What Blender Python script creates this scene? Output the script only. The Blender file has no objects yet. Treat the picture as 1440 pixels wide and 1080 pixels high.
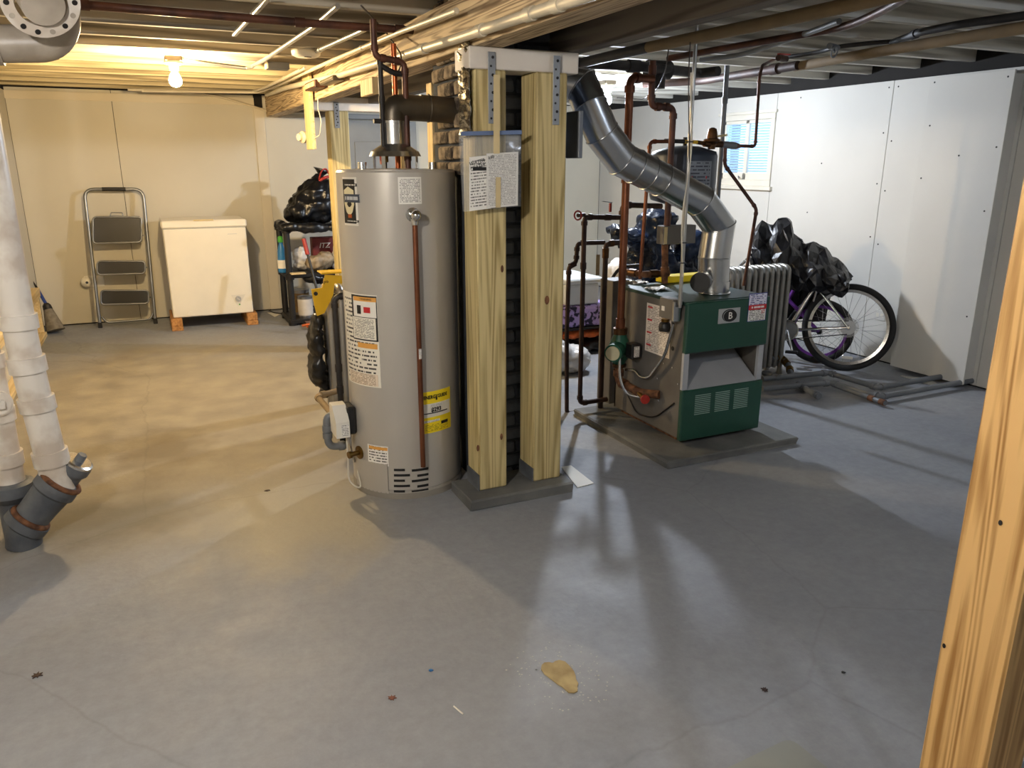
import bpy, bmesh, math, random
from mathutils import Vector, Matrix, Euler

# ------------------------------------------------------------------ camera, world, exposure
SC = bpy.context.scene
COL = SC.collection
R = math.radians
CAM_H, PITCH, YAW, FPX = 1.5, R(16), R(25), 1082.0
cd = bpy.data.cameras.new('camera'); cam = bpy.data.objects.new('camera', cd); COL.objects.link(cam)
cam.location = (0, 0, CAM_H); cam.rotation_euler = (R(90) - PITCH, 0, -YAW)
cd.sensor_width = 36; cd.lens = FPX / 1440 * 36; cd.clip_start = .05
SC.camera = cam
w = bpy.data.worlds.new('world'); SC.world = w; w.use_nodes = True
w.node_tree.nodes['Background'].inputs[0].default_value = (.36, .66, 1.0, 1)
w.node_tree.nodes['Background'].inputs[1].default_value = 1.6
SC.view_settings.view_transform = 'Standard'; SC.view_settings.look = 'None'
SC.view_settings.gamma = 1; SC.view_settings.use_curve_mapping = False
SC.view_settings.exposure = 2.1
WARM_BULB, COOL_BULB, STAIR_BULB, FRONT_BULB = 560, 660, 440, 110      # emission strength of the four bulbs

# ------------------------------------------------------------------ pixel helpers (1440x1080 frame)
_s, _c, _sp, _cp = math.sin(PITCH), math.cos(PITCH), math.sin(YAW), math.cos(YAW)
def ray(x, y):
    u = (x - 720) / FPX; v = (y - 540) / FPX
    b = _c - _s * v
    return Vector((u * _cp + b * _sp, -u * _sp + b * _cp, -_s - _c * v))
def PZ(x, y, z=0.0):
    r = ray(x, y); t = (z - CAM_H) / r.z; return Vector((r.x * t, r.y * t, z))
def PX(x, y, X):
    r = ray(x, y); t = X / r.x; return Vector((X, r.y * t, CAM_H + r.z * t))
def PY(x, y, Y):
    r = ray(x, y); t = Y / r.y; return Vector((r.x * t, Y, CAM_H + r.z * t))

# ------------------------------------------------------------------ materials
def lin(h):
    h = h.lstrip('#')
    f = lambda v: v / 12.92 if v <= .04045 else ((v + .055) / 1.055) ** 2.4
    return tuple(f(int(h[i:i + 2], 16) / 255) for i in (0, 2, 4))
MATS = {}
def _new(name):
    m = bpy.data.materials.new(name); m.use_nodes = True; MATS[name] = m
    nt = m.node_tree; return m, nt, nt.nodes['Principled BSDF']
def N(nt, t, **k):
    n = nt.nodes.new(t)
    for a, v in k.items():
        if a in n.inputs: n.inputs[a].default_value = v
        else: setattr(n, a, v)
    return n
def coords(nt, scale=(1, 1, 1), kind='Object'):
    tc = N(nt, 'ShaderNodeTexCoord'); mp = N(nt, 'ShaderNodeMapping'); mp.inputs['Scale'].default_value = scale
    nt.links.new(tc.outputs[kind], mp.inputs[0]); return mp.outputs[0]
def ramp(nt, src, stops):
    r = N(nt, 'ShaderNodeValToRGB'); e = r.color_ramp.elements
    while len(e) < len(stops): e.new(.5)
    for q, (p, c) in zip(e, stops):
        q.position = p; q.color = (*c, 1) if len(c) == 3 else c
    nt.links.new(src, r.inputs[0]); return r.outputs[0]
def bump(nt, b, src, strength, dist=.01):
    n = N(nt, 'ShaderNodeBump'); n.inputs['Strength'].default_value = strength; n.inputs['Distance'].default_value = dist
    nt.links.new(src, n.inputs['Height']); nt.links.new(n.outputs[0], b.inputs['Normal'])
def mat(name, col, rough=.5, metal=0.0, col2=None, var=.12, scale=6, bmp=0.0, bscale=40, stretch=(1, 1, 1), spec=None, coat=0, detail=4, lo=.35, hi=.65):
    m, nt, b = _new(name)
    c = lin(col); c1 = tuple(v * (1 - var) for v in c); c2 = lin(col2) if col2 else tuple(min(1, v * (1 + var)) for v in c)
    v = coords(nt, stretch)
    n = N(nt, 'ShaderNodeTexNoise', Scale=scale, Detail=detail); nt.links.new(v, n.inputs['Vector'])
    nt.links.new(ramp(nt, n.outputs[0], [(lo, c1), (hi, c2)]), b.inputs['Base Color'])
    b.inputs['Roughness'].default_value = rough; b.inputs['Metallic'].default_value = metal
    if spec is not None: b.inputs['Specular IOR Level'].default_value = spec
    if coat: b.inputs['Coat Weight'].default_value = coat
    if bmp:
        n2 = N(nt, 'ShaderNodeTexNoise', Scale=bscale, Detail=5); nt.links.new(v, n2.inputs['Vector'])
        bump(nt, b, n2.outputs[0], bmp)
    return m
def wood(name, light, dark, axis='z', rough=.6, scale=1.0, contrast=1.0):
    m, nt, b = _new(name)
    s = {'x': (.35, 9, 9), 'y': (9, .35, 9), 'z': (9, 9, .35)}[axis]
    v = coords(nt, tuple(q * scale for q in s))
    n0 = N(nt, 'ShaderNodeTexNoise', Scale=.8, Detail=1.5, Distortion=.3); nt.links.new(v, n0.inputs['Vector'])
    wv = N(nt, 'ShaderNodeMath', operation='MULTIPLY'); wv.inputs[1].default_value = 75; nt.links.new(n0.outputs[0], wv.inputs[0])
    sn = N(nt, 'ShaderNodeMath', operation='SINE'); nt.links.new(wv.outputs[0], sn.inputs[0])
    ma = N(nt, 'ShaderNodeMath', operation='MULTIPLY_ADD'); ma.inputs[1].default_value = .22 * contrast; ma.inputs[2].default_value = .0
    nt.links.new(sn.outputs[0], ma.inputs[0])
    n1 = N(nt, 'ShaderNodeTexNoise', Scale=5, Detail=5); nt.links.new(v, n1.inputs['Vector'])
    ad = N(nt, 'ShaderNodeMath', operation='ADD'); nt.links.new(ma.outputs[0], ad.inputs[0]); nt.links.new(n1.outputs[0], ad.inputs[1])
    nt.links.new(ramp(nt, ad.outputs[0], [(.2, lin(dark)), (.62, lin(light))]), b.inputs['Base Color'])
    b.inputs['Roughness'].default_value = rough; bump(nt, b, ad.outputs[0], .15, .003)
    return m
def emit(name, col, strength):
    m, nt, b = _new(name); b.inputs['Base Color'].default_value = (*lin(col), 1)
    b.inputs['Emission Color'].default_value = (*lin(col), 1); b.inputs['Emission Strength'].default_value = strength
    return m
def glass(name, col, rough=.05, alpha=.35, spec=.5):
    m, nt, b = _new(name); b.inputs['Base Color'].default_value = (*lin(col), 1)
    b.inputs['Roughness'].default_value = rough; b.inputs['Alpha'].default_value = alpha
    b.inputs['Specular IOR Level'].default_value = spec
    return m
def printed(name, paper, ink, rows=14, cols=30, density=.45, rough=.5):
    """flat print: rows of small text-like marks laid out in the label's own UV"""
    m, nt, b = _new(name); v = coords(nt, (1, 1, 1), 'UV')
    sx = N(nt, 'ShaderNodeSeparateXYZ'); nt.links.new(v, sx.inputs[0])
    def M(op, a, c2=None):
        n = N(nt, 'ShaderNodeMath', operation=op)
        for i, q in enumerate((a, c2)):
            if q is None: continue
            if isinstance(q, (int, float)): n.inputs[i].default_value = q
            else: nt.links.new(q, n.inputs[i])
        return n.outputs[0]
    ry = M('MULTIPLY', sx.outputs[1], rows); fr = M('FRACT', ry); row = M('FLOOR', ry)
    inrow = M('MULTIPLY', M('GREATER_THAN', fr, .3), M('LESS_THAN', fr, .72))
    cb = N(nt, 'ShaderNodeCombineXYZ'); nt.links.new(M('MULTIPLY', sx.outputs[0], cols), cb.inputs[0]); nt.links.new(M('MULTIPLY', row, 7.3), cb.inputs[1])
    n = N(nt, 'ShaderNodeTexNoise', Scale=1, Detail=1); nt.links.new(cb.outputs[0], n.inputs['Vector'])
    word = M('LESS_THAN', n.outputs[0], density + .1)
    edge = M('MULTIPLY', M('MULTIPLY', M('GREATER_THAN', sx.outputs[0], .06), M('LESS_THAN', sx.outputs[0], .94)), M('MULTIPLY', M('GREATER_THAN', sx.outputs[1], .04), M('LESS_THAN', sx.outputs[1], .96)))
    fac = M('MULTIPLY', M('MULTIPLY', inrow, word), edge)
    mx = N(nt, 'ShaderNodeMix', data_type='RGBA'); nt.links.new(fac, mx.inputs[0])
    mx.inputs[6].default_value = (*lin(paper), 1); mx.inputs[7].default_value = (*lin(ink), 1)
    nt.links.new(mx.outputs[2], b.inputs['Base Color']); b.inputs['Roughness'].default_value = rough
    return m

# ------------------------------------------------------------------ mesh builder
def wloc(o):
    v = Vector((0, 0, 0))
    while o is not None: v += o.location; o = o.parent
    return v
class MB:
    def __init__(self): self.v = []; self.f = []; self.s = []; self.uv = {}
    def add(self, vs, fs, smooth=False):
        k = len(self.v); self.v += [Vector(p) for p in vs]
        for f in fs: self.f.append([i + k for i in f]); self.s.append(smooth)
        return self
    def box(self, a, b, ch=0.0):
        a, b = Vector(a), Vector(b); lo = Vector([min(p, q) for p, q in zip(a, b)]); hi = Vector([max(p, q) for p, q in zip(a, b)])
        return self.obox((lo + hi) / 2, hi - lo, None, ch)
    def obox(self, c, size, rot=None, ch=0.0):
        bm = bmesh.new(); bmesh.ops.create_cube(bm, size=1)
        for q in bm.verts: q.co = Vector((q.co.x * size[0], q.co.y * size[1], q.co.z * size[2]))
        if ch: bmesh.ops.bevel(bm, geom=bm.edges[:], offset=min(ch, min(size) * .45), segments=2 if ch > .012 else 1, profile=.5, affect='EDGES')
        bm.verts.index_update(); M = rot if rot else Matrix.Identity(3); c = Vector(c)
        self.add([M @ q.co + c for q in bm.verts], [[q.index for q in f.verts] for f in bm.faces]); bm.free(); return self
    def bar(self, p, q, wd, ht, up=(0, 0, 1), ch=0.0):
        """rectangular bar from p to q, width wd, height ht measured along up"""
        p, q = Vector(p), Vector(q); d = (q - p); L = d.length; d.normalize(); u = Vector(up)
        sd = d.cross(u)
        if sd.length < 1e-5: sd = d.cross(Vector((1, 0, 0)))
        sd.normalize(); u = sd.cross(d)
        return self.obox((p + q) / 2, (L, wd, ht), Matrix((d, sd, u)).transposed(), ch)
    def cyl(self, p, q, r, r2=None, n=20, caps=True):
        return self.lathe([(r, 0), (r if r2 is None else r2, (Vector(q) - Vector(p)).length)], p, Vector(q) - Vector(p), n, caps)
    def lathe(self, prof, origin, axis=(0, 0, 1), n=24, caps=True, smooth=True):
        ax = Vector(axis).normalized(); q = Vector((0, 0, 1)).rotation_difference(ax).to_matrix(); o = Vector(origin)
        vs = []; fs = []
        for r, h in prof:
            for i in range(n):
                a = 2 * math.pi * i / n; vs.append(o + q @ Vector((r * math.cos(a), r * math.sin(a), h)))
        for j in range(len(prof) - 1):
            for i in range(n):
                i2 = (i + 1) % n; fs.append([j * n + i, j * n + i2, (j + 1) * n + i2, (j + 1) * n + i])
        # split hard edges: each profile segment gets own ring so shading stays crisp
        vv = []; ff = []
        for j in range(len(prof) - 1):
            k = len(vv); vv += vs[j * n:(j + 2) * n]
            for i in range(n):
                i2 = (i + 1) % n; ff.append([k + i, k + i2, k + n + i2, k + n + i])
        self.add(vv, ff, smooth)
        if caps:
            if prof[0][0] > 1e-6: self.add(vs[:n], [list(range(n))[::-1]])
            if prof[-1][0] > 1e-6: self.add(vs[-n:], [list(range(n))])
        return self
    def smooth_lathe(self, prof, origin, axis=(0, 0, 1), n=24):
        ax = Vector(axis).normalized(); q = Vector((0, 0, 1)).rotation_difference(ax).to_matrix(); o = Vector(origin)
        vs = []; fs = []
        for r, h in prof:
            for i in range(n):
                a = 2 * math.pi * i / n; vs.append(o + q @ Vector((r * math.cos(a), r * math.sin(a), h)))
        for j in range(len(prof) - 1):
            for i in range(n):
                i2 = (i + 1) % n; fs.append([j * n + i, j * n + i2, (j + 1) * n + i2, (j + 1) * n + i])
        self.add(vs, fs, True)
        if prof[0][0] > 1e-6: self.add(vs[:n], [list(range(n))[::-1]])
        if prof[-1][0] > 1e-6: self.add(vs[-n:], [list(range(n))])
        return self
    def ball(self, c, rad, n=16, rot=None):
        rad = (rad,) * 3 if isinstance(rad, (int, float)) else rad; M = rot if rot else Matrix.Identity(3)
        vs = []; fs = []; m = n // 2; c = Vector(c)
        for j in range(m + 1):
            t = math.pi * j / m
            for i in range(n):
                a = 2 * math.pi * i / n
                vs.append(c + M @ Vector((rad[0] * math.sin(t) * math.cos(a), rad[1] * math.sin(t) * math.sin(a), rad[2] * math.cos(t))))
        for j in range(m):
            for i in range(n):
                i2 = (i + 1) % n; fs.append([j * n + i, (j + 1) * n + i, (j + 1) * n + i2, j * n + i2])
        return self.add(vs, fs, True)
    def tube(self, pts, r, n=10, fil=0.0, seg=6, closed=False, caps=True, rr=None):
        P = path(pts, fil, seg) if fil else [Vector(p) for p in pts]
        rr = rr or (lambda t: r)
        vs = []; fs = []; L = len(P); T = []
        for i in range(L):
            if closed: t = P[(i + 1) % L] - P[i - 1]
            else: t = P[min(i + 1, L - 1)] - P[max(i - 1, 0)]
            T.append(t.normalized())
        nrm = T[0].orthogonal().normalized()
        for i in range(L):
            if i: nrm = (T[i - 1].rotation_difference(T[i])) @ nrm
            nrm = (nrm - T[i] * nrm.dot(T[i])).normalized(); bn = T[i].cross(nrm); q = rr(i / max(1, L - 1))
            for k in range(n):
                a = 2 * math.pi * k / n; vs.append(P[i] + (nrm * math.cos(a) + bn * math.sin(a)) * q)
        for i in range(L if closed else L - 1):
            for k in range(n):
                k2 = (k + 1) % n; j = (i + 1) % L
                fs.append([i * n + k, i * n + k2, j * n + k2, j * n + k])
        self.add(vs, fs, True)
        if caps and not closed: self.add(vs[:n], [list(range(n))[::-1]]); self.add(vs[-n:], [list(range(n))])
        return self
    def torus(self, c, ax, Rr, r, n=48, m=10):
        ax = Vector(ax).normalized(); q = Vector((0, 0, 1)).rotation_difference(ax).to_matrix()
        return self.tube([Vector(c) + q @ Vector((Rr * math.cos(2 * math.pi * i / n), Rr * math.sin(2 * math.pi * i / n), 0)) for i in range(n)], r, m, closed=True)
    def prism(self, poly, d):
        """poly: 3D planar outline, extruded by vector d"""
        k = len(poly); P = [Vector(p) for p in poly]; d = Vector(d)
        self.add(P + [p + d for p in P], [list(range(k))[::-1], [k + i for i in range(k)]] + [[i, (i + 1) % k, k + (i + 1) % k, k + i] for i in range(k)])
        return self
    def build(self, name, m, parent=None, local=False, fix=True):
        me = bpy.data.meshes.new(name)
        if parent is not None: off = Vector((0, 0, 0)) if local else wloc(parent)
        elif local: off = Vector((0, 0, 0))
        else:
            xs = [p.x for p in self.v]; ys = [p.y for p in self.v]; zs = [p.z for p in self.v]
            off = Vector(((min(xs) + max(xs)) / 2, (min(ys) + max(ys)) / 2, min(zs)))
        me.from_pydata([tuple(p - off) for p in self.v], [], self.f)
        me.polygons.foreach_set('use_smooth', self.s)
        if self.uv:
            ul = me.uv_layers.new(name='UVMap')
            for fi, uvs in self.uv.items():
                for li, q in zip(me.polygons[fi].loop_indices, uvs): ul.data[li].uv = q
        if fix and not self.uv:
            bm = bmesh.new(); bm.from_mesh(me); bmesh.ops.recalc_face_normals(bm, faces=bm.faces[:]); bm.to_mesh(me); bm.free()
        me.materials.append(MATS[m] if isinstance(m, str) else m)
        o = bpy.data.objects.new(name, me); COL.objects.link(o)
        if parent is not None: o.parent = parent
        elif not local: o.location = off
        return o
def path(pts, fil, seg=6):
    P = [Vector(p) for p in pts]; out = [P[0]]
    for i in range(1, len(P) - 1):
        a = (P[i - 1] - P[i]); b = (P[i + 1] - P[i]); la, lb = a.length, b.length; a.normalize(); b.normalize()
        ang = a.angle(b)
        if ang > math.pi - .02: out.append(P[i]); continue
        d = min(fil, la * .49, lb * .49); A = P[i] + a * d; B = P[i] + b * d
        for k in range(seg + 1):
            t = k / seg; out.append((1 - t) ** 2 * A + 2 * t * (1 - t) * P[i] + t * t * B)
    out.append(P[-1]); return out
def tag(o, label, cat, group=None, kind=None):
    if label: o['label'] = label
    if cat: o['category'] = cat
    if group: o['group'] = group
    if kind: o['kind'] = kind
    return o
def thing(name, label, cat, loc=(0, 0, 0), group=None, rotz=0.0):
    o = bpy.data.objects.new(name, None); COL.objects.link(o); o.location = loc; o.rotation_euler = (0, 0, rotz); o.empty_display_size = .1
    return tag(o, label, cat, group)
def struct(o): o['kind'] = 'structure'; return o
def quad(mb, a, b, c, d):
    """front-facing quad with UV (a bottom-left, counter-clockwise)"""
    k = len(mb.v); mb.v += [Vector(p) for p in (a, b, c, d)]; mb.uv[len(mb.f)] = [(0, 0), (1, 0), (1, 1), (0, 1)]
    mb.f.append([k, k + 1, k + 2, k + 3]); mb.s.append(False); return mb
def sheet(name, m, parent, o, u, v, th=.0012):
    """thin flat label: o lower-left corner, u and v its edges; the front face carries the print"""
    o, u, v = Vector(o), Vector(u), Vector(v); n = u.cross(v).normalized() * th; mb = MB()
    quad(mb, o + n, o + u + n, o + u + v + n, o + v + n); k = len(mb.f)
    mb.add([o, o + u, o + u + v, o + v, o + n, o + u + n, o + u + v + n, o + v + n], [[3, 2, 1, 0], [0, 1, 5, 4], [1, 2, 6, 5], [2, 3, 7, 6], [3, 0, 4, 7]])
    return mb.build(name, m, parent)
def text_verts(s, size, bold=0.0):
    c = bpy.data.curves.new('t', 'FONT'); c.body = s; c.size = size; c.align_x = 'CENTER'; c.align_y = 'CENTER'; c.resolution_u = 2; c.offset = bold * size
    o = bpy.data.objects.new('t', c); COL.objects.link(o); dg = bpy.context.evaluated_depsgraph_get(); dg.update()
    me = bpy.data.meshes.new_from_object(o.evaluated_get(dg)); vs = [v.co.copy() for v in me.vertices]; fs = [list(p.vertices) for p in me.polygons]
    bpy.data.objects.remove(o); bpy.data.curves.remove(c); bpy.data.meshes.remove(me); return vs, fs
def lettering(name, s, size, m, parent, fn, sx=1.0, bold=.012):
    """flat lettering mapped by fn(x, y) -> world point"""
    vs, fs = text_verts(s, size, bold); mb = MB(); mb.add([fn(p.x * sx, p.y) for p in vs], fs)
    return mb.build(name, m, parent, fix=False)
def blob(name, shapes, voxel, m, parent=None, disp=.02, size=.12, fold=None, flat=None):
    """one continuous lumpy skin around ellipsoids (c, radii)"""
    mb = MB()
    for c, r in shapes: mb.ball(c, r, 14)
    o = mb.build(name, m, parent)
    md = o.modifiers.new('r', 'REMESH'); md.mode = 'VOXEL'; md.voxel_size = voxel; md.use_smooth_shade = True
    if disp:
        tx = bpy.data.textures.new('c', 'CLOUDS'); tx.noise_scale = size; tx.noise_depth = 2
        d = o.modifiers.new('d', 'DISPLACE'); d.texture = tx; d.strength = disp; d.texture_coords = 'GLOBAL'; d.mid_level = .5
        tw2 = bpy.data.textures.new('w', 'WOOD'); tw2.wood_type = 'BANDNOISE'; tw2.noise_scale = size * .9; tw2.turbulence = 9; tw2.noise_basis_2 = 'SIN'
        d2 = o.modifiers.new('d2', 'DISPLACE'); d2.texture = tw2; d2.strength = fold if fold is not None else disp * .45; d2.texture_coords = 'GLOBAL'; d2.mid_level = .5
    dg = bpy.context.evaluated_depsgraph_get(); dg.update()
    me = bpy.data.meshes.new_from_object(o.evaluated_get(dg)); o.modifiers.clear(); o.data = me
    if flat is not None:
        z0 = flat - wloc(o).z
        for q in me.vertices:
            if q.co.z < z0: q.co.z = z0
    me.polygons.foreach_set('use_smooth', [True] * len(me.polygons)); me.update()
    return o
def roundpoly(pts, r, seg=4):
    P = [Vector(p) for p in pts]; out = []
    for i in range(len(P)):
        a = P[i - 1] - P[i]; b = P[(i + 1) % len(P)] - P[i]; d = min(r, a.length * .45, b.length * .45)
        A = P[i] + a.normalized() * d; B = P[i] + b.normalized() * d
        for k in range(seg + 1):
            t = k / seg; out.append((1 - t) ** 2 * A + 2 * t * (1 - t) * P[i] + t * t * B)
    return out
def copy_tree(o, parent=None):
    c2 = o.copy(); COL.objects.link(c2); c2.parent = parent
    for ch in list(o.children): copy_tree(ch, c2)
    return c2

# ------------------------------------------------------------------ material palette
mat('drywall', '#cbc9c2', .75, var=.03, scale=1.5)
mat('drywall_back', '#cdc7b6', .75, var=.03, scale=1.5)
mat('batten_paint', '#d5cbb4', .7, var=.04, scale=3)
mat('dark_gap', '#1d1b19', .9)
mat('plank_old', '#6b6358', .85, col2='#8f887b', var=.35, scale=5, stretch=(6, .4, 6))
wood('joist_wood', '#b7ae9b', '#6e675b', 'x', .8, .8)
wood('joist_white', '#d6d2c6', '#a19c90', 'x', .8, .8)
wood('joist_cream', '#cfc09a', '#8f8262', 'x', .8, .8)
wood('post_wood', '#cbb985', '#937f4e', 'z', .65, 1.3, .8)
wood('post_fresh', '#d6ad70', '#9c7038', 'z', .6, 1.5, .8)
wood('beam_wood', '#c9b28c', '#7d664a', 'y', .7, 2.4, 1.2)
wood('beam_dark', '#6b635b', '#453f3a', 'y', .8, .8)
mat('white_paint_wood', '#d8d0c4', .6, var=.06, scale=4, bmp=.1)
wood('stud_wood', '#d0b98a', '#a98a52', 'z', .65, 1.1, .5)
wood('pallet_wood', '#c08a4e', '#8a5a2c', 'y', .7, 1.2, .5)
wood('lumber', '#dcc594', '#b89a64', 'y', .65, 1.0, .3)
mat('chimney_paint', '#4a505c', .8, col2='#5d6470', var=.2, scale=9, bmp=.4, bscale=30)
mat('mortar', '#3a3f47', .95, var=.2, scale=14, bmp=.5)
mat('old_mortar', '#a8967c', .95, col2='#3a3027', scale=16, bmp=.6, lo=.4, hi=.62)
mat('concrete_grey', '#5f605f', .7, col2='#73736f', var=.15, scale=5, bmp=.2)
mat('tank_paint', '#b9b4ab', .3, .25, var=.03, scale=3)
mat('tank_seam', '#8c867c', .4, var=.05)
mat('galv', '#cdcfd1', .25, 1, col2='#dcdddd', var=.18, scale=3)
mat('galv_dark', '#5b5348', .4, .8, col2='#6f6759', var=.25, scale=5)
mat('strap_steel', '#9a9c9c', .5, .6, var=.15)
mat('copper', '#744530', .42, .8, col2='#8d5a40', var=.25, scale=5)
mat('copper_old', '#47302a', .5, .35, col2='#6a4231', var=.3, scale=7)
mat('copper_bright', '#a85a34', .35, .85, var=.15, scale=5)
mat('iron_black', '#1e1c1c', .55, .25, col2='#35302d', var=.2, scale=10)
mat('iron_brown', '#38271f', .6, .2, col2='#4e362c', var=.25, scale=8)
mat('brass', '#9a7b3f', .35, .9, col2='#6f5226', var=.2)
mat('bronze_old', '#6a4a2c', .45, .8, col2='#4a3320', var=.2, scale=20)
mat('emt', '#b7b6b2', .3, .75, var=.08)
mat('conduit_paint', '#cfc5ae', .45, .2, var=.05)
mat('pipe_tan', '#8f7a5a', .8, var=.12, scale=8, bmp=.15)
mat('pipe_grey', '#777b80', .5, .2, var=.1)
mat('pipe_dark', '#3b3b3d', .6, .2, var=.2)
mat('pvc', '#cfc3b4', .35, col2='#e4ded4', var=.06, scale=7, lo=.4, hi=.55)
mat('pvc_dirty', '#bdb3a4', .4, col2='#93897b', var=.1, scale=6)
mat('cast_grey', '#50545a', .55, col2='#6a6e72', var=.15, scale=7, bmp=.15)
mat('rust', '#553522', .85, col2='#85593a', var=.3, scale=25, bmp=.3)
mat('plastic_white', '#e2ded2', .35, var=.02)
mat('white_enamel', '#e8e2d2', .3, var=.02, coat=.3)
mat('plastic_black', '#1c1b1b', .45, var=.1)
mat('rubber', '#161616', .7, var=.1)
mat('steel_tube', '#8d9093', .35, .85, var=.08)
mat('chrome', '#c9c9c8', .16, 1, var=.04)
mat('boiler_green', '#1a4637', .4, var=.06, scale=3, coat=.2)
mat('boiler_green_dark', '#1e3d33', .45, var=.08)
mat('boiler_grey', '#5f5b55', .5, col2='#6e6a64', var=.1, scale=4)
mat('boiler_inside', '#3a342e', .6, col2='#5a5046', var=.15)
mat('boiler_shelf', '#b3b5b8', .4, .2, var=.04)
mat('slot_pale', '#8fa89c', .5, var=.05)
mat('slot_dark', '#141312', .8)
mat('pump_green', '#1d5a44', .45, var=.08, scale=12)
mat('bag_black', '#131417', .28, var=.2, bmp=.5, bscale=22)
mat('cover_black', '#141418', .38, var=.25, bmp=.4, bscale=16)
mat('bag_blue', '#10131d', .25, col2='#1d2c46', var=.2, scale=5, bmp=.35, bscale=14)
mat('bag_white', '#d3d1ce', .3, var=.06, bmp=.35, bscale=20)
mat('bag_beige', '#b3a184', .5, col2='#7f6e55', var=.15, scale=12, bmp=.4, bscale=25)
mat('radiator_silver', '#9c9a94', .38, .6, var=.08, scale=6)
mat('red_paint', '#a32a1e', .45, var=.1)
mat('orange_cloth', '#c8622c', .8, var=.3, scale=14, bmp=.3)
mat('blue_plastic', '#2e79b8', .35, var=.06)
mat('blue_dark', '#1f3f8e', .4, var=.06)
mat('green_cap', '#4aa33e', .4)
mat('yellow_plastic', '#e0b21c', .4, var=.05)
mat('yellow_label', '#f2d71f', .45, var=.02)
mat('ink', '#1a1816', .6, var=.02)
mat('ink_white', '#e9e6dc', .6, var=.02)
mat('ink_red', '#c3272b', .5, var=.03)
mat('ink_orange', '#e0a24c', .5, var=.03)
mat('ink_blue', '#26308a', .5, var=.05)
mat('label_grey', '#b9bbbc', .3, .4, var=.03)
mat('shield', '#dfd6b0', .35, .2, var=.05)
printed('paper_text', '#e9e6de', '#6b6862', 18, 22)
printed('paper_warn', '#e8e3d4', '#4a4742', 22, 20)
printed('paper_tan', '#e3d3bd', '#8a7358', 8, 26)
printed('paper_small', '#ece9e2', '#55514c', 7, 14)
printed('paper_dense', '#dad8d2', '#8b8884', 34, 40)
printed('paper_red', '#e6ddd2', '#8d8177', 30, 16)
printed('yellow_text', '#f2d71f', '#8a7714', 6, 16)
printed('plate_print', '#1a1816', '#d9d6cc', 1, 14)
printed('band_print', '#3b4350', '#b9bbbc', 1, 9, .5)
printed('red_print', '#c3272b', '#f0e6e2', 1, 8, .5)
printed('sticker_blue', '#dcdcec', '#2a2d78', 6, 7, .42)
mat('tank_blue', '#39404d', .4, .3, var=.08)
mat('sill_paint', '#d9d4c6', .5, var=.04)
mat('bristle', '#8d8575', .9, col2='#6c6355', scale=30)
mat('tray_brown', '#5a3a2c', .5, var=.15)
mat('can_label', '#cfcac2', .4, var=.08, scale=10)
mat('can_metal', '#9b9c9f', .3, .9, var=.1)
mat('can_tan', '#8b6f45', .5, col2='#b49a6a', var=.1)
mat('cardboard', '#a58257', .8, var=.08)
mat('red_box', '#6d211c', .6, var=.08)
mat('bin_white', '#cfd3d3', .35, var=.03)
mat('purple_print', '#b9a2dd', .5, col2='#1f1a3c', var=.1, scale=26, lo=.5, hi=.56)
mat('purple_rim', '#7a3fa0', .35, .3, var=.08)
mat('foil', '#b9b4a6', .25, .9, col2='#5b5345', var=.4, scale=22, bmp=.6, bscale=30)
mat('tape_tan', '#cdb98a', .5, var=.03)
mat('leaf', '#7a4a3a', .7, var=.2)
mat('switch_cream', '#ddd2b8', .4, var=.03)
mat('door_grey', '#8f9190', .6, var=.06, scale=4)
mat('wire_white', '#cfcabb', .5, var=.03)
mat('wire_dark', '#3a2f29', .5, var=.05)
mat('tile_pale', '#8d8f88', .4, var=.05)
glass('window_glass', '#dfeefa', .08, .18)
glass('zip_bag', '#d6d6d2', .12, .28, .8)
mat('zip_blue', '#5d6f92', .3, var=.1)
mat('slat_white', '#a9cbe4', .5, var=.03)
wb = emit('bulb_warm', '#ffdda6', WARM_BULB); emit('bulb_cool', '#e6f0ff', COOL_BULB)
emit('bulb_stair', '#fbf5f0', STAIR_BULB); emit('bulb_front', '#dce9ff', FRONT_BULB)

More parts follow.
